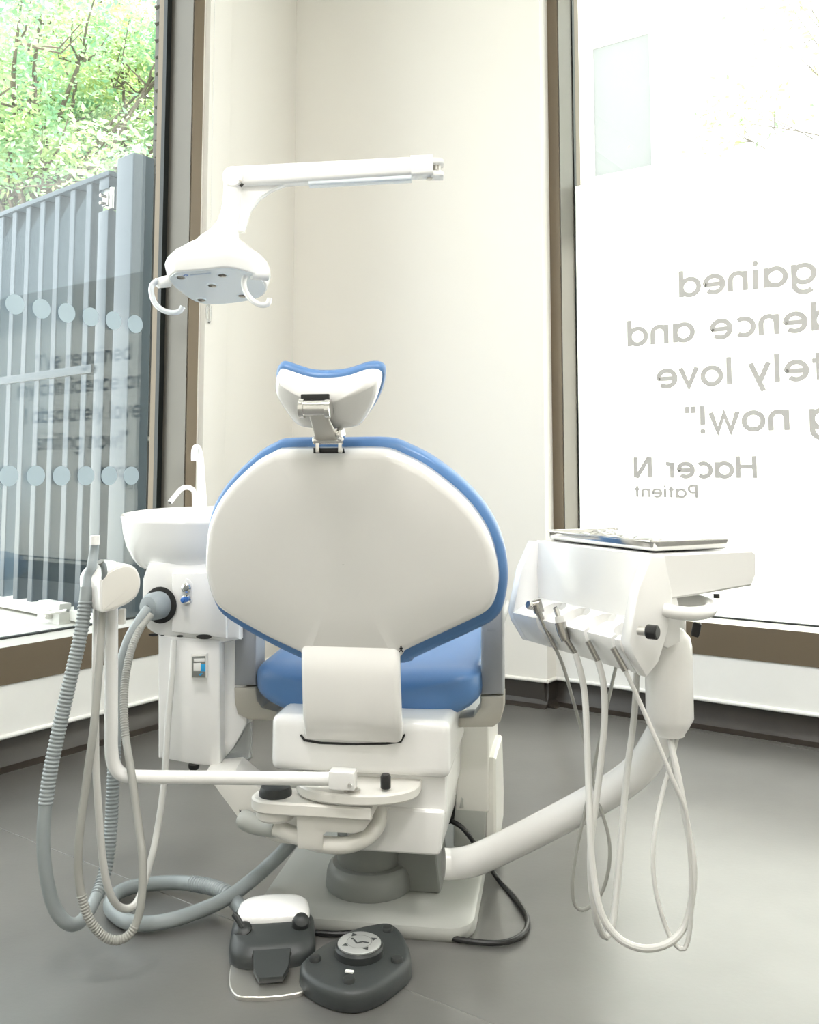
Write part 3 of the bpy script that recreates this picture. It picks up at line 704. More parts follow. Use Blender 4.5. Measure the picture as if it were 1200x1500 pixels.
# connection box standing on the base plate, right of the column
jb = MB(); pbox(jb, 666, 1062, 716, 1190, .13, .36, .008); jbx = build(jb, 'connection_box', 'bracket', chair)
jp = MB(); pbox(jp, 664, 1186, 713, 1243, .13, .34, .006, 3, lambda c: (c.x - .006 * (c.z < 0) * (c.x > 0), c.y, c.z)); build(jp, 'connection_box_foot', 'grey', chair)
jf = MB(); o = CO_ + fv * .14; af = la(cbp(718, 1150, .14)); zf0 = .032; zf1 = cbp(722, 1112, .14).z
jf.slab([Vector(p) for p in ((0, zf0), (.30, zf0), (.33, zf0 + .06), (.28, zf1 - .02), (.06, zf1), (.012, zf1), (0, zf1 - .03))], (CO_ + rv * af + fv * .14, fv, UP, rv), [(.004, -.012), (0, -.008), (0, .008), (.006, .014)]); build(jf, 'side_flange', 'bracket', chair)
jg = MB(); pslab(jg, [(668, 1076), (671, 1076), (669, 1160), (665, 1205), (656, 1208), (660, 1180), (666, 1150)], .127, .004, .0008); build(jg, 'cable_slot', 'black', jbx)
js = MB(); pslab(js, [(673, 1184), (679.5, 1184), (678, 1170), (676, 1168)], .1285, .002, .0003); build(js, 'vent', 'grey', jbx)
# swing brackets below the upper housing
zp = cbp(525, 1146, -.2).z
hp = [Vector((.131 * math.cos(R(x)), -.100 * math.sin(R(x)) ** .8 if math.sin(R(x)) > 0 else 0)) for x in range(0, 181, 10)] + [Vector((-.131, .06)), Vector((.131, .06))]
ac = la(cbp(525, 1150, -.18))
pl_ = MB().slab(hp, (LW(ac, -.17, zp - .024), rv, fv, UP), [(.003, 0), (0, .004), (0, .018), (.003, .022)]); build(pl_, 'swing_plate', 'bracket', chair)
kn = MB(); q = cbp(565, 1155, -.235); kn.lathe([(.009, 0), (.0105, .002), (.0105, .024), (.008, .028)], q, (0, 0, 1), 16); build(kn, 'stop_knob', 'black', chair)
bar = MB(); q0 = cbp(392, 1184, -.255); q1 = cbp(544, 1186, -.255); L_ = la(q1) - la(q0)
bo_ = [Vector((.045 * math.cos(R(x)), .045 * math.sin(R(x)))) for x in range(90, 271, 12)] + [Vector((L_, -.045)), Vector((L_, .045))]
build(bar.slab(bo_, (LW(la(q0), -.215, q0.z - .012), rv, fv, UP), [(.004, 0), (0, .004), (0, .022), (.004, .026)]), 'swing_arm', 'bracket', chair)
dm = MB(); dm.lathe([(.034, 0), (.034, .008), (.030, .018), (.02, .024), (.006, .026)], LW(la(q0) + .004, -.215, q0.z + .013), n=28); build(dm, 'pivot_cap', 'dark', chair)
d2 = MB(); d2.lathe([(.036, -.022), (.041, -.016), (.042, 0)], LW(la(q0) + .004, -.21, q0.z - .012), n=28); build(d2, 'pivot_disc', 'bracket', chair)
vp = MB(); pslab(vp, [(434, 1190), (545, 1188), (545, 1200), (533, 1217), (521, 1221), (478, 1219), (473, 1223), (472.5, 1245), (436, 1243)], -.245, .006, .0015); build(vp, 'mounting_bracket', 'bracket', chair)
du = MB(); du.tube(spline([cbp(404, 1212, -.205), cbp(436, 1225, -.215), cbp(470, 1236, -.225), cbp(505, 1238, -.225), cbp(535, 1228, -.21), cbp(553, 1208, -.19), cbp(556, 1184, -.17)], 6), .0165, 14); build(du, 'hose_duct', 'bracket', chair)
gp = MB(); pslab(gp, [(545, 1180), (557, 1180), (558, 1196), (552, 1214), (544, 1222)], -.163, .004, .0005); build(gp, 'duct_gap', 'black', chair)

# ------------------------------------------------------------------ cuspidor unit
def yslab(mb, px, Y, depth, bev=.006, smooth=0, back=1.0):
    o = Vector((0, Y, 0)); out = poly2(px, o, Vector((0, 1, 0)), Vector((1, 0, 0)), UP, smooth)
    return mb.slab(out, (o, Vector((1, 0, 0)), UP, Vector((0, 1, 0))), [(bev, 0), (bev * .3, bev * .3), (0, bev), (0, depth - bev), (bev * .3, depth - bev * .3), (bev, depth)])
YC = 2.14
csp = thing('cuspidor', 'white rinse unit with ceramic spittoon bowl and two white spouts', 'cuspidor', P(285, 1120, YC))
b = MB(); yslab(b, [(231, 930), (322, 938), (324, 1118), (318, 1124), (285, 1121), (231, 1111)], YC, .16, .008); build(b, 'pedestal', 'plastic', csp)
b = MB(); yslab(b, [(216, 824), (350, 822), (352, 938), (322, 944), (232, 934), (214, 922), (206, 905), (207, 850)], YC + .005, .24, .014); build(b, 'valve_body', 'plastic', csp)
b = MB(); yslab(b, [(251, 840), (330, 838), (332, 936), (251, 926)], YC - .012, .05, .006); build(b, 'front_panel', 'plastic', csp)
b = MB(); yslab(b, [(325, 940), (360, 900), (362, 1060), (343, 1096), (326, 1114)], YC + .05, .14, .008); build(b, 'side_body', 'plastic', csp)
# bowl: tilted oval basin with open top
bw = MB(); c = P(300, 757, 2.30); rs = []
for z, k in ((-.125, .70), (-.118, .77), (-.10, .845), (-.07, .92), (-.035, .97), (.0, .993), (.006, 1.0), (.009, .99), (.006, .965), (-.01, .93), (-.04, .8), (-.075, .55), (-.09, .2)):
    ring = []
    for j in range(48):
        t = 2 * math.pi * j / 48; x = math.cos(t) * .205 * k; y = math.sin(t) * .185 * k
        ring.append(c + Vector((x, y, z + .06 * (y / .185) * .185 * max(0, z + .125) / .13 + .03 * (x < 0) * 0)))
    rs.append(ring)
bw.rings(rs); build(bw, 'spittoon_bowl', 'ceramic', csp, 60)
bd = MB(); c2 = c - UP * .14
bd.lathe([(.13, -.03), (.135, 0), (.125, .02)], c2, n=36); build(bd, 'bowl_collar', 'plastic', csp)
sp1 = MB(); sp1.tube(spline([P(285, 744, 2.3), P(285, 726, 2.3), P(283, 718, 2.3), P(276, 714, 2.29), P(268, 715, 2.28), P(262, 720, 2.27), P(249, 736, 2.25)], 5), .0062, 12); s1o = build(sp1, 'bowl_spout', 'plastic', csp)
build(MB().lathe([(.0045, 0), (.0045, .0012)], P(248.8, 736.3, 2.2485), (P(249, 736, 2.25) - P(262, 720, 2.27)), 10), 'spout_opening', 'black', s1o)
sp2 = MB(); pp = [P(296, 750, 2.42), P(295, 715, 2.42), P(294, 685, 2.42), P(293, 665, 2.42), P(290, 656, 2.41), P(286, 656, 2.40), P(284.5, 664, 2.39), P(284.5, 675, 2.39)]
pq = spline(pp, 4); sp2.tube(pq, [.0145 - .0065 * min(1, i / 12) for i in range(len(pq))], 12); build(sp2, 'cup_filler', 'plastic', csp)
# push buttons, hose outlet and underside holes
bp = MB(); yslab(bp, [(264 + x, 851 + y) for x, y in ((2, 1), (8, -4), (14, -2), (18, 4), (18, 30), (13, 36), (5, 36), (1, 30))], YC - .0135, .01, .002); bpo = build(bp, 'button_plate', 'plastic', csp)
for y, m_ in ((861, 'grey'), (878, 'chrome')):
    build(MB().lathe([(.011, 0), (.011, .006), (.007, .009)], P(273.5, y, YC - .0135), (0, -1, 0), 16), 'push_button', 'chrome', bpo)
    build(MB().lathe([(.0065, 0), (.0065, .008 if y < 870 else .014), (.004, .010 if y < 870 else .016)], P(273.5, y, YC - .021), (0, -1, 0) if y < 870 else (-.5, -1, 0), 14), 'button_cap', 'midgrey' if y < 870 else 'blueprint', bpo)
hd = MB(); cH = P(236, 886, YC - .004)
hd.lathe([(.040, 0), (.042, .004), (.036, .006)], cH, (-.25, -1, 0), 24); build(hd, 'outlet_hole', 'black', csp)
el = MB(); el.lathe([(.032, 0), (.031, .03), (.024, .042), (.010, .046)], cH + Vector((-.002, -.002, 0)), (-.45, -1, 0), 24); elo = build(el, 'hose_elbow', 'elbow', csp)
build(MB().lathe([(.006, 0), (.005, .003)], cH + Vector((-.02, -.045, 0)), (-.45, -1, 0), 10), 'elbow_screw', 'black', elo)
for x, y, r_ in ((225, 928, .011), (264, 930, .008), (299, 931, .018), (238, 929, .004)):
    h = MB(); h.lathe([(r_, 0), (r_, .003)], P(x, y + 1.5, YC - .01) , (0, -.96, -.25), 16)
    h.v = [(v[0], v[1], P(x, y + 1.5, YC - .01).z + (v[2] - P(x, y + 1.5, YC - .01).z) * .35) for v in h.v]; build(h, 'underside_hole', 'black', csp)
# little display
dv = MB(); yslab(dv, [(280, 960), (302, 959), (302, 994), (280, 993)], YC - .018, .02, .003); dvo = build(dv, 'display_box', 'bracket', csp)
def flat(px, Y, name, m_, par): return build(yslab(MB(), px, Y, .0012, .0002), name, m_, par)
flat([(281, 962), (301, 961), (301, 992.5), (281, 992)], YC - .0188, 'display_frame', 'midgrey', dvo)
flat([(284, 965), (300, 964.5), (300, 969), (284, 969.3)], YC - .0196, 'display_strip', 'panel', dvo)
flat([(283.5, 971.5), (294, 971), (294, 983), (283.5, 983)], YC - .0196, 'display_screen', 'panel', dvo)
flat([(294.5, 973), (301, 972.7), (301, 983.5), (294.5, 983.5)], YC - .0196, 'display_tile', 'bluedot', dvo)
flat([(291, 989), (294, 986), (297, 986), (294, 990)], YC - .0196, 'display_tick', 'bluedot', dvo)
# clear cup on the right hand side
cu = MB(); q = P(347, 1056, YC + .09); q2 = P(347, 1112, YC + .09)
cu.lathe([(.034, 0), (.036, .002), (.036, q.z - q2.z), (.033, q.z - q2.z), (.033, .006), (.001, .005)], q2, n=24, cap=False); build(cu, 'filter_cup', 'clear', csp)
build(MB().lathe([(.037, 0), (.037, .012), (.03, .014)], q, n=24), 'cup_lid', 'plastic', csp)
build(MB().lathe([(.010, 0), (.013, .006), (.013, .012)], P(284, 1127, YC + .06), n=16), 'rubber_foot', 'black', csp)
# support arm back to the chair
sa = MB(); o = P(350, 1190, 2.12); yslab(sa, [(300, 1133), (345, 1128), (372, 1150), (440, 1180), (445, 1240), (408, 1236), (352, 1212), (349, 1200)], 2.08, .10, .006); build(sa, 'support_arm', 'bracket', csp)
build(yslab(MB(), [(350.5, 1186), (352, 1210), (372, 1212), (371, 1206), (358, 1196)], 2.077, .006, .001), 'arm_opening', 'black', csp)
build(MB().tube(spline([P(352, 1198, 2.06), P(380, 1210, 2.04), P(405, 1214, 2.02)], 5), [.016, .02, .021, .021, .02, .019, .018, .018, .018, .018, .017], 14), 'arm_sleeve', 'grey', csp)

# ------------------------------------------------------------------ suction holder on its bent tube
YH = 1.90
sh = thing('suction_holder', 'white rounded suction hose holder on a bent white tube', 'suction holder', P(168, 1137, YH))
tb = MB(); tb.tube(spline([P(163, 880, 1.86), P(163, 960, 1.865), P(163, 1060, 1.875), P(163, 1095, 1.88), P(167, 1120, 1.885), P(180, 1135, 1.89), P(205, 1138, 1.895), P(300, 1139, 1.90), P(400, 1140, 1.895), P(484, 1141, 1.885)], 6), .0135, 16); build(tb, 'tube', 'plastic', sh, 60)
eb = MB(); pbox(eb, 481, 1131, 519, 1158, -.275, .03, .003); ebo = build(eb, 'end_block', 'plastic', sh)
build(MB().lathe([(.004, 0), (.005, .001), (.004, .003)], cbp(513, 1150, -.275), -fv, 12), 'set_screw', 'chrome', ebo)
pn_ = MB(); q = cbp(516, 1154, -.25); pn_.lathe([(.017, -.004), (.017, 0), (.011, .001), (.011, .004)], q - UP * .004, n=20); build(pn_, 'pivot_washer', 'steel', sh)
# body: half round block
YB = 1.80
def hpx(L): return [(40 + x / 3.53, 640 + y / 3.53) for x, y in L]
prof = hpx([(372, 745), (400, 705), (450, 672), (500, 657), (540, 660), (570, 685), (588, 730), (586, 785), (565, 830), (520, 865), (450, 895), (386, 914), (376, 905)])
b = MB(); o = Vector((0, YB, 0)); xa = Vector((1, 0, 0)); ex = Vector((-.6, .8, 0)).normalized()
out = poly2(prof, o, Vector((0, 1, 0)), xa, UP, 0)
out = [Vector((q.x, q.y)) for q in resample([Vector((p.x, p.y, 0)) for p in out + out[:1]], .006)][:-1]
for _ in range(1): out = [(out[i - 1] + out[i] * 2 + out[(i + 1) % len(out)]) / 4 for i in range(len(out))]
b.slab(out, (o, xa, UP, ex), [(.004, 0), (.001, .001), (0, .004), (0, .03), (.006, .033), (.006, .042), (0, .045), (0, .062), (.006, .065), (.006, .085), (0, .088), (0, .122), (.006, .128)]); build(b, 'holder_body', 'plastic', sh, 40)
f = MB(); f.slab(out, (o, xa, UP, ex), [(.0075, -.0025), (.005, -.002), (.004, .002)]); build(f, 'end_cap', 'bracket', sh)
cp = MB(); cp.box(P(179, 903, YB + .03), (.012, .014, .03), .002); build(cp, 'catch', 'bracket', sh)
# ------------------------------------------------------------------ suction tips and hoses
def ribbed(pts, r, rib0, rib1, pitch=.0075, depth=.0017, n=12):
    # smooth hose with ribs between the fractions rib0..rib1
    q = resample(spline(pts, 10), pitch / 4); k = len(q); rad = []
    for i in range(k):
        t = i / k; on = any(a <= t <= b for a, b in zip(rib0, rib1)); rad.append(r + (depth if (on and i % 4 < 2) else 0))
    return MB().tube(q, rad, n)
tp = thing('suction_tip', 'blue-grey suction tip with white cap standing in the holder', 'suction tip', P(131, 862, 1.84))
pp = [P(139, 796, 1.86), P(137, 812, 1.86), P(134, 832, 1.85), P(130, 845, 1.85), P(127, 872, 1.84)]
build(MB().tube(spline(pp, 4), [.0085 + .0002 * i for i in range(17)], 14), 'handpiece', 'elbow', tp)
build(MB().lathe([(.0095, 0), (.0095, .018), (.0085, .019)], P(139, 798, 1.86), (P(139.6, 783, 1.86) - P(139, 798, 1.86)), 16), 'white_cap', 'plastic', tp)
tp = thing('saliva_tip', 'thin blue-grey saliva tip bending out of the holder', 'saliva tip', P(152, 840, 1.80))
build(MB().tube(spline([P(148, 824, 1.79), P(151.5, 829, 1.795), P(153, 838, 1.80), P(152, 855, 1.81)], 4), .006, 12), 'handpiece', 'elbow', tp)
build(MB().lathe([(.0062, 0), (.0062, .003), (.004, .0032)], P(148, 824, 1.79), P(147, 822.5, 1.788) - P(148, 824, 1.79), 12), 'tip_opening', 'midgrey', tp)

pts = [P(127, 860, 1.84), P(123, 900, 1.83), P(116, 940, 1.82), P(102, 1000, 1.81), P(86, 1070, 1.80), P(72, 1140, 1.79), P(64, 1210, 1.78), P(66, 1270, 1.78), P(78, 1325, 1.79), P(98, 1352, 1.80), P(118, 1350, 1.84), P(138, 1320, 1.90), P(153, 1280, 1.95), P(162, 1220, 1.98), P(166, 1140, 2.00), P(170, 1060, 2.02), P(175, 990, 2.04), P(188, 940, 2.06), P(206, 908, 2.08), P(218, 892, 2.095)]
single(ribbed(pts, .0125, (.02, .56, .66), (.30, .78, .70)), 'suction_hose', 'hose', 'thick ribbed grey suction hose looping down to the floor from the holder', 'hose')
pts = [P(150.5, 885, 1.84), P(149, 915, 1.83), P(146, 965, 1.81), P(138, 1060, 1.78), P(126, 1150, 1.77), P(116, 1230, 1.76), P(116, 1290, 1.76), P(128, 1340, 1.76), P(150, 1370, 1.77), P(175, 1377, 1.78), P(196, 1360, 1.79), P(207, 1320, 1.80), P(209, 1260, 1.82), P(202, 1200, 1.85), P(192, 1130, 1.88), P(183, 1070, 1.92), P(182, 1010, 1.97), P(190, 960, 2.02), P(203, 925, 2.06), P(222, 900, 2.085)]
single(ribbed(pts, .0078, (.40, .78), (.52, .97), .0055, .0011), 'saliva_hose', 'hose2', 'long pale grey saliva hose hanging in a narrow loop beside the white tube', 'hose')
pts = [P(141, 880, 1.88), P(140.5, 930, 1.86), P(140, 1000, 1.82), P(140, 1100, 1.82), P(144, 1180, 1.82), P(152, 1270, 1.83), P(164, 1315, 1.85), P(182, 1331, 1.88), P(200, 1322, 1.91), P(214, 1285, 1.95), P(228, 1230, 2.0), P(240, 1150, 2.05), P(246, 1060, 2.08), P(252, 990, 2.10), P(255, 938, 2.125)]
single(MB().tube(resample(spline(pts, 10), .008), .0072, 12), 'air_water_hose', 'hosew', 'smooth off-white hose looping from the holder to the cuspidor underside', 'hose')
pts = [P(436, 1222, 2.13), P(412, 1250, 2.12), P(375, 1284, 2.10), P(335, 1314, PZ(335, 1318, .035).y)] + [PZ(x, y, z) for x, y, z in ((290, 1335, .022), (240, 1350, .0185), (195, 1352, .0175), (168, 1338, .0175), (162, 1322, .0175), (176, 1306, .0175), (210, 1296, .0185), (260, 1293, .024), (300, 1297, .034), (330, 1307, .040))] + [PZ(346, 1322, .03), PZ(356, 1334, .025)]
single(ribbed(pts, .0155, (.80,), (.95,), .0075, .0017), 'floor_hose', 'hose', 'grey hose coiled flat on the floor left of the foot controls', 'hose')

# ------------------------------------------------------------------ black cable
pts = [cbp(662, 1203, .10), cbp(680, 1215, .09), P(705, 1250, 2.20)] + [PZ(x, y, .007) for x, y in ((730, 1288, ), (757, 1318), (773, 1346), (765, 1369), (735, 1381), (690, 1379), (650, 1372), (600, 1366), (560, 1362), (500, 1368), (462, 1366))]
pts[2].z = max(.01, pts[2].z)
single(MB().tube(resample(spline(pts, 10), .01), .0058, 10), 'power_cable', 'black', 'black cable curving over the floor right of the chair base', 'cable')

# ------------------------------------------------------------------ foot control with steel foot plate and pedal
fo = PZ(399, 1405, 0); fa = R(7); RF = Matrix.Rotation(fa, 3, 'Z'); fx = RF @ Vector((1, 0, 0)); fy = RF @ Vector((0, 1, 0))
def FL(x, y, z): return fo + fx * x * 1.04 + fy * y + UP * z * .68
fc = thing('foot_control', 'dark foot control with white lid and pedal on a steel plate', 'foot control', fo, fa)
pl = [Vector(p) for p in [(-.062, -.132), (-.03, -.142), (.0, -.145), (.035, -.142), (.062, -.132), (.076, -.09), (.074, .02), (.06, .10), (-.06, .10), (-.076, .02), (-.078, -.08)]]
build(MB().slab([Vector((q.x, q.y)) for q in spline([(p.x, p.y, 0) for p in pl], 3, True)], (fo + UP * .0, fx, fy, UP), [(.001, 0), (0, .003), (0, .007), (.0015, .0085)]), 'foot_plate', 'steel', fc)
hb = MB(); rs = []
ho = rrect(.162, .155, .05, 6)
for z, k, dy in ((.010, 1.0, 0), (.04, 1.0, .0), (.058, .97, .004), (.070, .90, .008), (.076, .84, .012)):
    rs.append([FL(x * k, .024 + dy + y * k, z + .012 * (y * k / .09) * (z > .05)) for x, y in ho])
hb.rings(rs); build(hb, 'housing', 'dark2', fc, 60)
lo_ = [Vector((q.x, q.y)) for q in spline([(-.066, -.006, 0), (-.03, -.012, 0), (0, -.013, 0), (.03, -.012, 0), (.066, -.006, 0), (.068, .05, 0), (.045, .078, 0), (0, .085, 0), (-.045, .078, 0), (-.068, .05, 0)], 4, True)]
uy = (fy + UP * .13).normalized(); lo_ = [Vector((p.x * 1.04, p.y * .86)) for p in lo_]
build(MB().slab(lo_, (FL(0, .048, .070), fx, uy, fx.cross(uy)), [(-.001, 0), (0, .010), (.003, .016), (.01, .020)], dome=((.7, .024), (.3, .026))), 'lid', 'ceramic', fc, 60)
build(MB().lathe([(.0055, 0), (.0055, .0015), (.003, .002)], FL(-.036, .046, .0895), (0, -.1, 1), 14), 'blue_mark', 'bluedot', fc)
kb = MB(); kb.lathe([(.017, -.012), (.018, 0), (.015, .010), (.008, .015), (.002, .0165)], FL(.053, .020, .083), (.2, -.6, 1), 20); build(kb, 'ball_knob', 'dark', fc)
jv = MB(); jv.lathe([(.017, -.01), (.018, .0), (.012, .005), (.006, .006)], FL(-.057, .016, .079), (-.1, -.4, 1), 18); jv.tube([FL(-.057, .014, .083), FL(-.068, .022, .105), FL(-.074, .028, .112)], .006, 10); build(jv, 'joystick', 'dark', fc)
pdl = MB(); po = [Vector(p) for p in ((-.036, .02), (.036, .02), (.033, -.025), (.022, -.048), (-.022, -.048), (-.033, -.025))]
uy = (fy - UP * -.30).normalized(); build(pdl.slab(po, (FL(0, -.062, .052), fx, uy, fx.cross(uy)), [(.002, -.014), (0, -.011), (0, -.003), (.002, 0)]), 'pedal', 'dark2', fc)
build(MB().box(FL(0, -.04, .03), (.076, .02, .03), .003, RF), 'pedal_recess', 'black', fc)
# ------------------------------------------------------------------ foot dial
def t2(L): return [(310 + x / 3.75, 1240 + y / 3.75) for x, y in L]
top = [PZ(x, y, .036) for x, y in t2([(492, 640), (535, 590), (610, 535), (690, 495), (790, 445), (890, 422), (965, 414), (1020, 438), (1068, 510), (1092, 590), (1075, 645), (960, 738), (850, 790), (740, 800), (610, 765), (510, 700)])]
c = sum(top, Vector()) / len(top); c.z = 0
fd = thing('foot_dial', 'dark grey foot control with a silver dial and four round buttons', 'foot control', c)
out = [Vector(((p - c).x, (p - c).y)) for p in spline(top, 3, True)]
X_, Y_ = Vector((1, 0, 0)), Vector((0, 1, 0))
build(MB().slab(out, (c, X_, Y_, UP), [(-.001, .0015), (-.003, .006), (-.002, .022), (-.001, .030), (.004, .035), (.010, .037)], dome=((.6, .0375), (.05, .0375))), 'body', 'dark2', fd, 60)
dc = PZ(526.5, 1383, .054)
d0 = Vector((dc.x, dc.y, 0))
build(MB().lathe([(.047, .034), (.047, .050), (.044, .054), (.040, .054)], d0, n=40), 'dial_ring', 'dark', fd)
dl = build(MB().lathe([(.041, .051), (.0415, .057), (.039, .0585)], d0, n=40), 'dial', 'silver', fd)
def dmark(L, m_, z=.0586):   # L: polygons in dial units, radius 1
    mb = MB()
    for pg in L: mb.rings([[d0 + Vector((x * .039, y * .039, zz)) for x, y in pg] for zz in (z - .0006, z + .0006)])
    return build(mb, 'dial_print', m_, dl)
tri = []
for a0, rr in ((115, .74), (20, .74), (205, .74), (300, .74)):
    cx, cy = rr * math.cos(R(a0)), rr * math.sin(R(a0)); aa = a0 + 0
    tri.append([(cx + .17 * math.cos(R(aa + k)), cy + .17 * math.sin(R(aa + k))) for k in (0, 120, 240)])
def seg2(p, q, w):
    p, q = Vector(p), Vector(q); t = (q - p).normalized(); n_ = Vector((-t.y, t.x)) * w / 2
    return [tuple(p + n_), tuple(p - n_), tuple(q - n_), tuple(q + n_)]
tri += [seg2((-.28, .18), (-.10, -.16), .09), seg2((-.12, -.14), (.16, -.02), .09), seg2((.14, 0), (.46, -.12), .09), [(-.36 + .07 * math.cos(k), .28 + .07 * math.sin(k)) for k in [i * .785 for i in range(8)]]]
dmark(tri, 'dark2')
ringp = MB()
for i in range(40):
    a0, a1 = 2 * math.pi * i / 40, 2 * math.pi * (i + 1) / 40
    ringp.add([d0 + Vector((r_ * .039 * math.cos(a), r_ * .039 * math.sin(a),   .0591)) for r_, a in ((.60, a0), (.625, a0), (.625, a1), (.60, a1))], [(0, 1, 2, 3)])
build(ringp, 'dial_circle', 'midgrey', dl)
for x, y in ((461.5, 1403), (511.5, 1434), (581.5, 1404), (568, 1359.5)):
    q = PZ(x, y, .041); build(MB().lathe([(.0115, .034), (.0115, .041), (.0095, .044), (.006, .0445)], Vector((q.x, q.y, 0)), n=20), 'button', 'dark', fd)
q = PZ(512, 1424, .043); build(MB().box(q + UP * .001, (.016, .008, .003), .001, Matrix.Rotation(R(-15), 3, 'Z')), 'light_window', 'panel', fd)

# ------------------------------------------------------------------ delivery unit on its swing arm
YD = R(25); e1 = Vector((math.sin(YD), -math.cos(YD), 0)); e2 = Vector((math.cos(YD), math.sin(YD), 0))   # e1 towards the camera, e2 to the right
DO = P(957, 812, 1.66); DZ = DO.z                       # near top corner above the holder front
RD = Matrix((e2, -e1, UP)).transposed()
Ld = .39
def D(l, s_, z): return DO + e1 * (l) + e2 * s_ + UP * z      # l: 0 near end, negative = far end
du_ = thing('delivery_unit', 'white instrument delivery unit with four holders on a curved arm', 'delivery unit', (DO.x + .1, DO.y, .45))
# deck
dk = MB(); rs = []
sec = [(-.0, -.004), (.006, 0), (.240, .0), (.248, -.006), (.246, -.05), (.234, -.068), (.10, -.078), (.03, -.082), (.0, -.06)]
for l, k in ((.004, .0), (0, 1), (-Ld, 1), (-Ld - .004, 0)):
    rs.append([D(l, s_ + (0 if k else (.004 if s_ < .1 else -.004)), z + (0 if k else (-.004 if z > -.03 else .004))) for s_, z in sec])
dk.rings(rs); build(dk, 'deck', 'plastic', du_, 22)
# back panel of the instrument recess (slanting)
def prism(mb, sec_, l0, l1, bev=.004):
    # sec_: (s, z) outline extruded along e1 from l0 to l1, eased edges
    out = [Vector(p) for p in sec_]; o = D(l0, 0, 0)
    L = l1 - l0
    return mb.slab(out, (o, e2, UP, e1), [(bev, 0), (bev * .3, bev * .3), (0, bev), (0, L - bev), (bev * .3, L - bev * .3), (bev, L)])
bp_ = MB(); prism(bp_, [(.0, -.003), (.03, -.003), (.06, -.10), (.06, -.16), (.03, -.17), (.0, -.155), (-.005, -.06)], -Ld, 0); build(bp_, 'recess_panel', 'plastic', du_)
# end panels
ear = [(-.012, -.001), (.018, -.004), (.034, -.075), (.020, -.14), (-.002, -.19), (-.03, -.213), (-.058, -.172), (-.066, -.148), (-.044, -.06)]
for l0, l1 in ((-.016, .012), (-Ld - .012, -Ld + .014)):
    b = MB(); prism(b, ear, l0, l1, .005); build(b, 'end_panel', 'plastic', du_)
# ledge with scoops and slits (cut with booleans)
ldg = MB(); prism(ldg, [(.03, -.120), (-.004, -.122), (-.047, -.138), (-.068, -.150), (-.064, -.165), (-.032, -.211), (-.002, -.205), (.03, -.16)], -Ld + .012, -.014, .004)
lobj = build(ldg, 'holder_ledge', 'plastic', du_)
cut = MB(); slots = []
for i in range(4):
    l = -Ld + .110 + i * .082
    slots.append(l)
    ax = (e2 * -.55 + UP * .9).normalized()
    cut.lathe([(.029, -.016), (.029, .12)], D(l, -.028, -.135), ax, 24)
    cut.box(D(l, -.056, -.18), (.06, .010, .16), 0, RD @ Matrix.Rotation(R(0), 3, 'X'))
cobj = build(cut, 'cutter', 'plastic', du_)
md = lobj.modifiers.new('cut', 'BOOLEAN'); md.object = cobj; md.operation = 'DIFFERENCE'; md.solver = 'EXACT'; md.use_self = True
bpy.context.view_layer.update()
me = bpy.data.meshes.new_from_object(lobj.evaluated_get(bpy.context.evaluated_depsgraph_get()))
lobj.modifiers.clear(); lobj.data = me; me.shade_smooth(); me.set_sharp_from_angle(angle=R(35))
bpy.data.objects.remove(cobj, do_unlink=True)
# control knobs and parking handle below the deck
kb = MB(); q = P(948, 925, 1.60); kb.lathe([(.011, 0), (.0125, .002), (.0125, .018), (.010, .02)], q, (.75, -.6, 0), 18); build(kb, 'brake_knob', 'black', du_)
build(MB().lathe([(.008, 0), (.008, .018)], q - Vector((.75, -.6, 0)).normalized() * .016, (.75, -.6, 0), 14), 'knob_stem', 'steel', du_)
kb = MB(); q = P(1020, 922, 1.82); kb.lathe([(.007, -.014), (.0085, -.01), (.0085, .012), (.006, .014)], q, (.25, 0, 1), 16); build(kb, 'lever_knob', 'black', du_)
build(MB().lathe([(.006, -.004), (.006, .004)], P(1050, 873, 1.72), (0, 0, 1), 12), 'deck_stud', 'black', du_)
hdl = MB(); hp_ = [P(972, 893, 1.66), P(990, 897, 1.655), P(1015, 899, 1.67), P(1038, 895, 1.70), P(1040, 886, 1.75), P(1020, 880, 1.80), P(990, 881, 1.82), P(965, 883, 1.82)]
hdl.tube(spline(hp_, 6), .0125, 14); build(hdl, 'parking_handle', 'plastic', du_)
# water bottle hanging under the deck
bt = P(982, 1078, 1.74); tb_ = P(982, 918, 1.74); hb_ = tb_.z - bt.z
bo2 = MB(); bo2.lathe([(.022, 0), (.026, .002), (.027, .006), (.036, .02), (.0435, .034), (.0435, hb_ - .035), (.040, hb_ - .018), (.028, hb_ - .004), (.016, hb_), (.016, hb_ + .05)], bt, n=36); build(bo2, 'water_bottle', 'bottle', du_)
# column and swing arm
ca = P(985, 1040, 1.84)
col_ = MB(); col_.tube([Vector((ca.x, ca.y, ca.z + .06)), Vector((ca.x, ca.y, DZ - .08))], .03, 20); build(col_, 'column', 'plastic', du_)
ap_ = [P(650, 1265, 2.03), P(668, 1265, 2.03), P(700, 1258, 2.01), P(760, 1230, 1.97), P(830, 1194, 1.93), P(890, 1161, 1.89), P(935, 1128, 1.86), P(962, 1090, 1.85), P(978, 1050, 1.84), Vector((ca.x, ca.y, ca.z + .07))]
am = MB(); am.tube(spline(ap_, 6), .0315, 24); build(am, 'swing_arm', 'plastic', du_, 60)

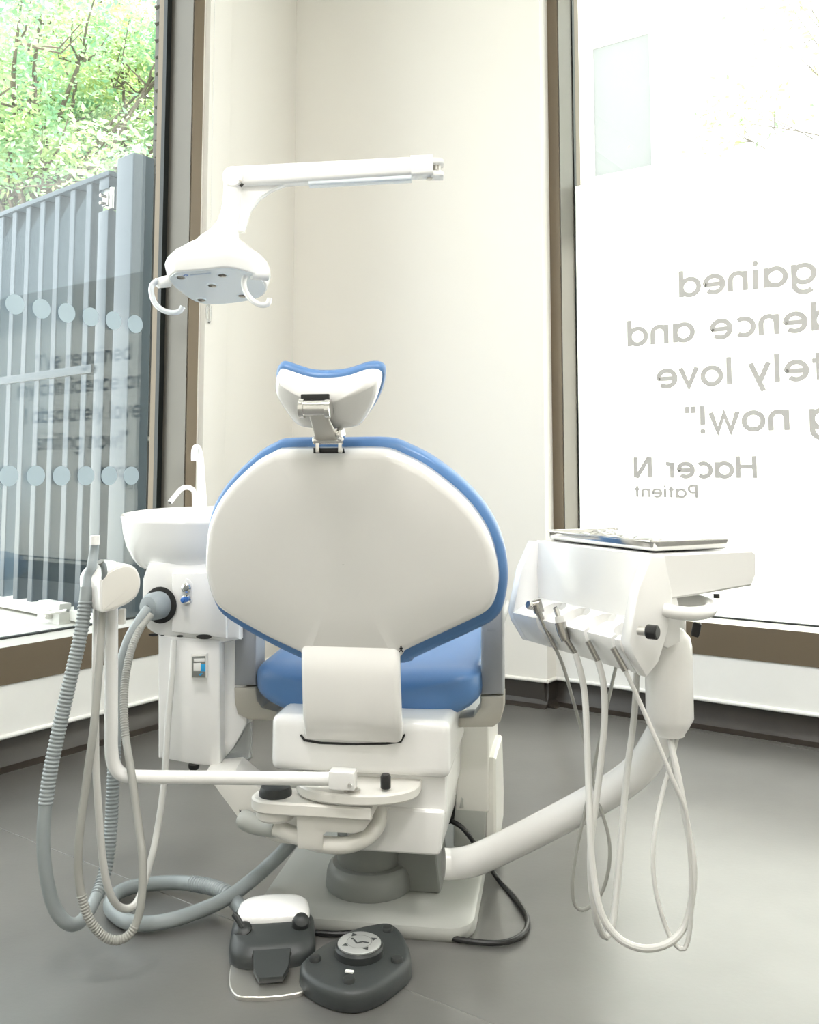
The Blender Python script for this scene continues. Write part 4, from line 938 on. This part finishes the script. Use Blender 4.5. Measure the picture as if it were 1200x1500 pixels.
# tray and clear pouches on it
tc = D(-.192, .110, .002)
tray = thing('instrument_tray', 'shallow stainless steel tray on top of the delivery unit', 'tray', tc, math.atan2(-e1.y, -e1.x) - R(90) + 0)
tr_o = [Vector(p) for p in rrect(.185, .35, .012, 4)]
tb2 = MB(); o = tc
tb2.slab(tr_o, (o, e2, -e1, UP), [(.006, 0), (.002, .002), (0, .006), (-.002, .019), (-.0005, .0195), (.002, .006), (.006, .0025)]); build(tb2, 'pan', 'chrome', tray)
rm = MB(); rr_ = [Vector(p) for p in rrect(.191, .356, .014, 4)]
pts_ = [o + e2 * p.x - e1 * p.y + UP * .0195 for p in rr_]; rm.tube(pts_ + [pts_[0]], .0016, 6); build(rm, 'rim', 'chrome', tray)
random.seed(4)
for i, (x, y, w_, h_, a0, lb) in enumerate(((-.02, .07, .10, .14, 15, 'crumpled clear plastic pouch at the far end of the tray'), (.0, -.03, .09, .12, -25, 'crumpled clear plastic pouch in the middle of the tray'))):
    b = MB(); n = 12; R_ = Matrix.Rotation(R(a0), 3, 'Z'); vs = []; cc = o + e2 * x - e1 * y + UP * .006
    for j in range(n):
        for k in range(n):
            u_, v_ = j / (n - 1) - .5, k / (n - 1) - .5; bulge = (1 - (2 * u_) ** 2) * (1 - (2 * v_) ** 2)
            vs.append(cc + R_ @ Vector((u_ * w_, v_ * h_, 0)) + UP * (bulge * .014 + random.uniform(0, .009)))
    b.add(vs, [(j * n + k, j * n + k + 1, (j + 1) * n + k + 1, (j + 1) * n + k) for j in range(n - 1) for k in range(n - 1)])
    single(b, 'plastic_pouch', 'pouch', lb, 'pouch', ang=20)

# instruments and their hoses
def inst_pos(i): return D(slots[i], -.040, -.150)
ins = thing('dental_handpiece', 'slim steel handpiece with round head in the far holder', 'handpiece', inst_pos(0))
p0, p1 = P(776, 889, 1.878), P(814, 950, 1.862)
build(MB().tube(spline([P(787, 893, 1.876), P(793, 905, 1.872), P(800, 922, 1.868), p1], 5), [.0095, .0085, .0075, .0065, .006, .0055, .0052, .005, .0048, .0046, .0044, .0044, .0044, .0044, .0044, .0044], 14), 'body', 'steel2', ins)
hd_ = MB(); hd_.lathe([(.006, -.012), (.009, -.010), (.009, .008), (.007, .011)], P(779, 887, 1.876), (-.7, -.5, .25), 18); build(hd_, 'head', 'chrome', ins)
hd_ = MB(); hd_.tube([P(777, 887, 1.876), P(787, 884, 1.876), P(790, 897, 1.874)], [.009, .0125, .0105], 14); build(hd_, 'neck', 'steel2', ins)
ins = thing('air_motor', 'short steel instrument with open coupling in the second holder', 'air motor', inst_pos(1))
build(MB().tube([P(821, 912, 1.793), P(824, 925, 1.79), P(829, 938, 1.787)], [.011, .0105, .009], 16), 'body', 'steel2', ins)
build(MB().tube([P(814, 890, 1.797), P(819, 905, 1.795)], .0052, 14), 'coupling', 'chrome', ins)
build(MB().tube([P(819, 903, 1.795), P(821, 912, 1.793)], [.0085, .0095], 16), 'collar', 'hosew', ins)
build(MB().lathe([(.0035, 0), (.0035, .0008)], P(813.8, 889.6, 1.7967), P(814, 890, 1.797) - P(819, 905, 1.795), 10), 'coupling_bore', 'black', ins)
build(MB().tube([P(829, 936, 1.787), P(843, 957, 1.783)], [.006, .005], 12), 'tail', 'steel2', ins)
for i, (x0, y0, x1, y1, Y0) in enumerate(((861, 939, 876, 968, 1.722), (898, 949, 916, 982, 1.648))):
    lbl = ('steel hose end resting in the third holder of the delivery unit', 'steel hose end in the holder beside the near end panel')[i]
    single(MB().tube([P(x0, y0, Y0), P(x1, y1, Y0 - .005)], .0055, 12), 'hose_end', 'steel2', lbl, 'hose end')
H_ = [
 ([(814, 950, 1.862), (825, 975, 1.865), (838, 1020, 1.87), (850, 1062, 1.90), (860, 1100, 1.89), (868, 1140, 1.88), (877, 1175, 1.87), (891, 1222, 1.86), (893, 1262, 1.85), (884, 1302, 1.85), (868, 1325, 1.85), (852, 1333, 1.85), (841, 1322, 1.85), (839, 1290, 1.85), (846, 1240, 1.86), (858, 1185, 1.87), (871, 1120, 1.89), (886, 1050, 1.92), (897, 1000, 1.95), (904, 970, 1.97)], .0036, 'thin grey hose looping from the far holder behind the swing arm'),
 ([(843, 957, 1.783), (851, 985, 1.775), (857, 1020, 1.77), (860, 1080, 1.74), (862, 1140, 1.71), (864, 1200, 1.68), (868, 1270, 1.66), (880, 1335, 1.64), (905, 1373, 1.63), (940, 1389, 1.62), (975, 1384, 1.62), (1000, 1362, 1.63), (1013, 1322, 1.64), (1016, 1265, 1.65), (1005, 1200, 1.67), (994, 1140, 1.69), (985, 1100, 1.71), (981, 1076, 1.74)], .0062, 'thick off-white hose in a wide low loop from the second holder'),
 ([(876, 968, 1.717), (884, 1000, 1.712), (886, 1050, 1.71), (881, 1110, 1.70), (874, 1170, 1.69), (866, 1230, 1.68), (866, 1290, 1.67), (874, 1345, 1.67), (885, 1371, 1.68), (895, 1362, 1.69), (903, 1310, 1.71), (910, 1230, 1.73), (919, 1130, 1.76), (929, 1050, 1.78), (934, 972, 1.79)], .0062, 'off-white hose in a steep narrow loop from the third holder'),
 ([(916, 982, 1.643), (938, 1030, 1.64), (962, 1085, 1.63), (985, 1140, 1.62), (1003, 1185, 1.62), (1009, 1230, 1.62), (1013, 1290, 1.62), (1012, 1350, 1.62), (1006, 1384, 1.62), (997, 1390, 1.62), (981, 1370, 1.63), (964, 1320, 1.64), (957, 1270, 1.65), (960, 1215, 1.67), (971, 1160, 1.70), (984, 1115, 1.72), (993, 1076, 1.745)], .0040, 'thin off-white hose crossing over the bottle from the near holder'),
]
for pts, r_, lb in H_:
    single(MB().tube(resample(spline([P(*p) for p in pts], 8), .008), r_, 10), 'instrument_hose', 'hosew' if r_ > .0037 else 'hose2', lb, 'hose')

# ------------------------------------------------------------------ operating light
YL = 2.45
lt = thing('operating_light', 'white dental operating light with two curved handles on its arm', 'operating light', P(315, 440, YL))
a = P(300, 446, 2.58); b = P(330, 391, 2.30)
vf = (b - a); vf = (vf - Vector((1, 0, 0)) * vf.x).normalized(); uf = Vector((1, 0, 0)); nf = uf.cross(vf).normalized()
if nf.z < 0: nf = -nf
LO = (a + b) / 2
face = poly2([(246, 409), (252, 400), (262, 397), (300, 394), (332, 391), (362, 397), (380, 405), (389, 414), (390, 427), (378, 437), (350, 443), (312, 446), (286, 442), (262, 426)], LO, nf, uf, vf, 4)
build(MB().slab(face, (LO, uf, vf, nf), [(.004, 0), (.0005, .001), (-.001, .004), (-.006, .022), (-.010, .036), (-.006, .052), (.006, .068), (.018, .076)], dome=((.82, .095), (.58, .117), (.34, .13), (.1, .136))), 'head_shell', 'plastic', lt, 60)
lf = build(MB().slab(face, (LO - nf * .0015, uf, vf, nf), [(.006, 0), (.005, .002)]), 'lens_plate', 'lens', lt)
for x, y in ((265, 405), (326, 402), (311, 417), (295, 438), (355, 432)):
    q = PP(x, y, LO, nf); lo2_ = build(MB().lathe([(.0155, 0), (.0155, .002), (.0125, .0025), (.011, -.001)], q - nf * .0015, -nf, 24), 'led_lens', 'lens', lf)
    lo3 = build(MB().lathe([(.0105, 0), (.0105, .0012), (.004, .0022)], q - nf * .003, -nf, 18), 'led_reflector', 'steel2', lf)
def lflat(px, nm, m_, d=.0022):
    return build(MB().slab(poly2(px, LO, nf, uf, vf), (LO - nf * d, uf, vf, nf), [(0, 0), (0, .0006)]), nm, m_, lf)
lflat([(268.5, 402.3), (272, 401), (276, 402), (272.5, 404.2)], 'maker_mark', 'blueprint'); lflat([(270.8, 402.4), (272.2, 401.9), (273.8, 402.4), (272.4, 403.2)], 'maker_mark_core', 'panel', .0026)
lflat([(279, 401.2), (309, 398.3), (309.5, 400), (279, 402.8)], 'maker_print', 'greyprint')
# handles
for side, mount, path in ((-1, [(247, 412), (231, 415)], [(231, 410), (223, 418), (222, 430), (227, 444), (238, 454), (252, 458), (263, 456), (268, 449)]), (1, [(392, 402), (368, 402)], [(364, 398), (358, 408), (358, 421), (364, 434), (374, 443), (385, 447), (393, 444), (395, 437)])):
    Yh = 2.42 if side < 0 else 2.36
    hm = MB(); hm.tube([P(*mount[0], Yh + .02), P(*mount[1], Yh)], [.017, .014], 16); build(hm, 'handle_mount', 'plastic', lt)
    hh = MB(); hh.tube(spline([P(x, y, Yh) for x, y in path], 5), .0098, 14, flat=.75); build(hh, 'handle', 'lens' if side < 0 else 'plastic', lt)
# neck and arm
nk = MB(); nst = [(318, 364, .066), (319, 357, .064), (321, 349, .055), (328, 339, .040), (335, 326, .032), (339.5, 308, .0285), (341.5, 288, .027), (342.5, 266, .027)]
nk.rings([[P(x, y, YL) + Vector((math.cos(R(15 * j)), math.sin(R(15 * j)), 0)) * r_ for j in range(24)] for x, y, r_ in nst]); build(nk, 'neck', 'plastic', lt, 60)
el_ = MB(); el_.lathe([(.026, -.03), (.029, -.027), (.029, .027), (.026, .03)], P(344, 263, YL), (0, 1, 0), 28); build(el_, 'elbow_joint', 'plastic', lt)
aS, aE = P(345, 261, YL), P(602, 246, YL - .02); ad = (aE - aS).normalized(); au = Vector((0, 1, 0)).cross(ad) * -1
if au.z < 0: au = -au
arm = MB(); arm.rings([[p + Vector((0, 1, 0)) * x + au * y for x, y in rrect(.05, h_, .012, 4)] for p, h_ in ((aS, .056), (aS.lerp(aE, .03), .058), (aS.lerp(aE, .97), .052), (aE, .050))]); build(arm, 'arm', 'plastic', lt, 50)
un = MB(); un.rings([[p + Vector((0, 1, 0)) * x + au * y for x, y in rrect(.036, .016, .005, 3)] for p in (aS.lerp(aE, .42) - au * .029, aE - au * .030)]); build(un, 'arm_cover', 'lens', lt, 50)
wb_ = MB(); o = Vector((0, YL - .01, 0)); out = poly2([(345, 270), (436, 266), (418, 270), (398, 278), (380, 290), (366, 308), (357, 338), (345, 338)], o, Vector((0, 1, 0)), uf, UP)
wb_.slab(out, (o, uf, UP, Vector((0, 1, 0))), [(.002, 0), (0, .003), (0, .022), (.002, .025)]); build(wb_, 'gusset', 'plastic', lt)
kn = MB(); kn.rings([[p + Vector((0, 1, 0)) * x + au * y for x, y in rrect(.05, h_, .008, 4)] for p, h_ in ((aE, .058), (P(634, 244, YL - .02), .056))]); build(kn, 'end_knuckle', 'plastic', lt, 50)
for y in (233.5, 252): build(yslab(MB(), [(632, y - 3), (646, y - 3), (650, y), (650, y + 5), (632, y + 5)], YL - .035, .045, .003), 'fork_prong', 'plastic', lt)
build(MB().lathe([(.010, -.014), (.010, .014)], P(640, 243, YL - .012), (0, 0, 1), 16), 'fork_pin', 'steel', lt)
build(MB().lathe([(.008, 0), (.008, .002)], P(640, 257.5, YL - .012), (0, 0, -1), 14), 'fork_bolt', 'steel', lt)
build(MB().lathe([(.009, 0), (.009, .002)], P(629, 262, YL - .012), (0, 0, -1), 14), 'stop_bolt', 'steel', lt)
for x, y, d_ in ((611.5, 241, .027), (352.5, 265, .032)):
    build(MB().lathe([(.004, 0), (.004, .002), (.002, .003)], P(x, y, YL - d_), (0, -1, 0), 10), 'screw', 'steel', lt)
build(yslab(MB(), [(350.5, 272), (353.5, 268), (357.5, 269), (354, 274)], YL - .032, .004, .0005), 'cable_gap', 'black', lt)
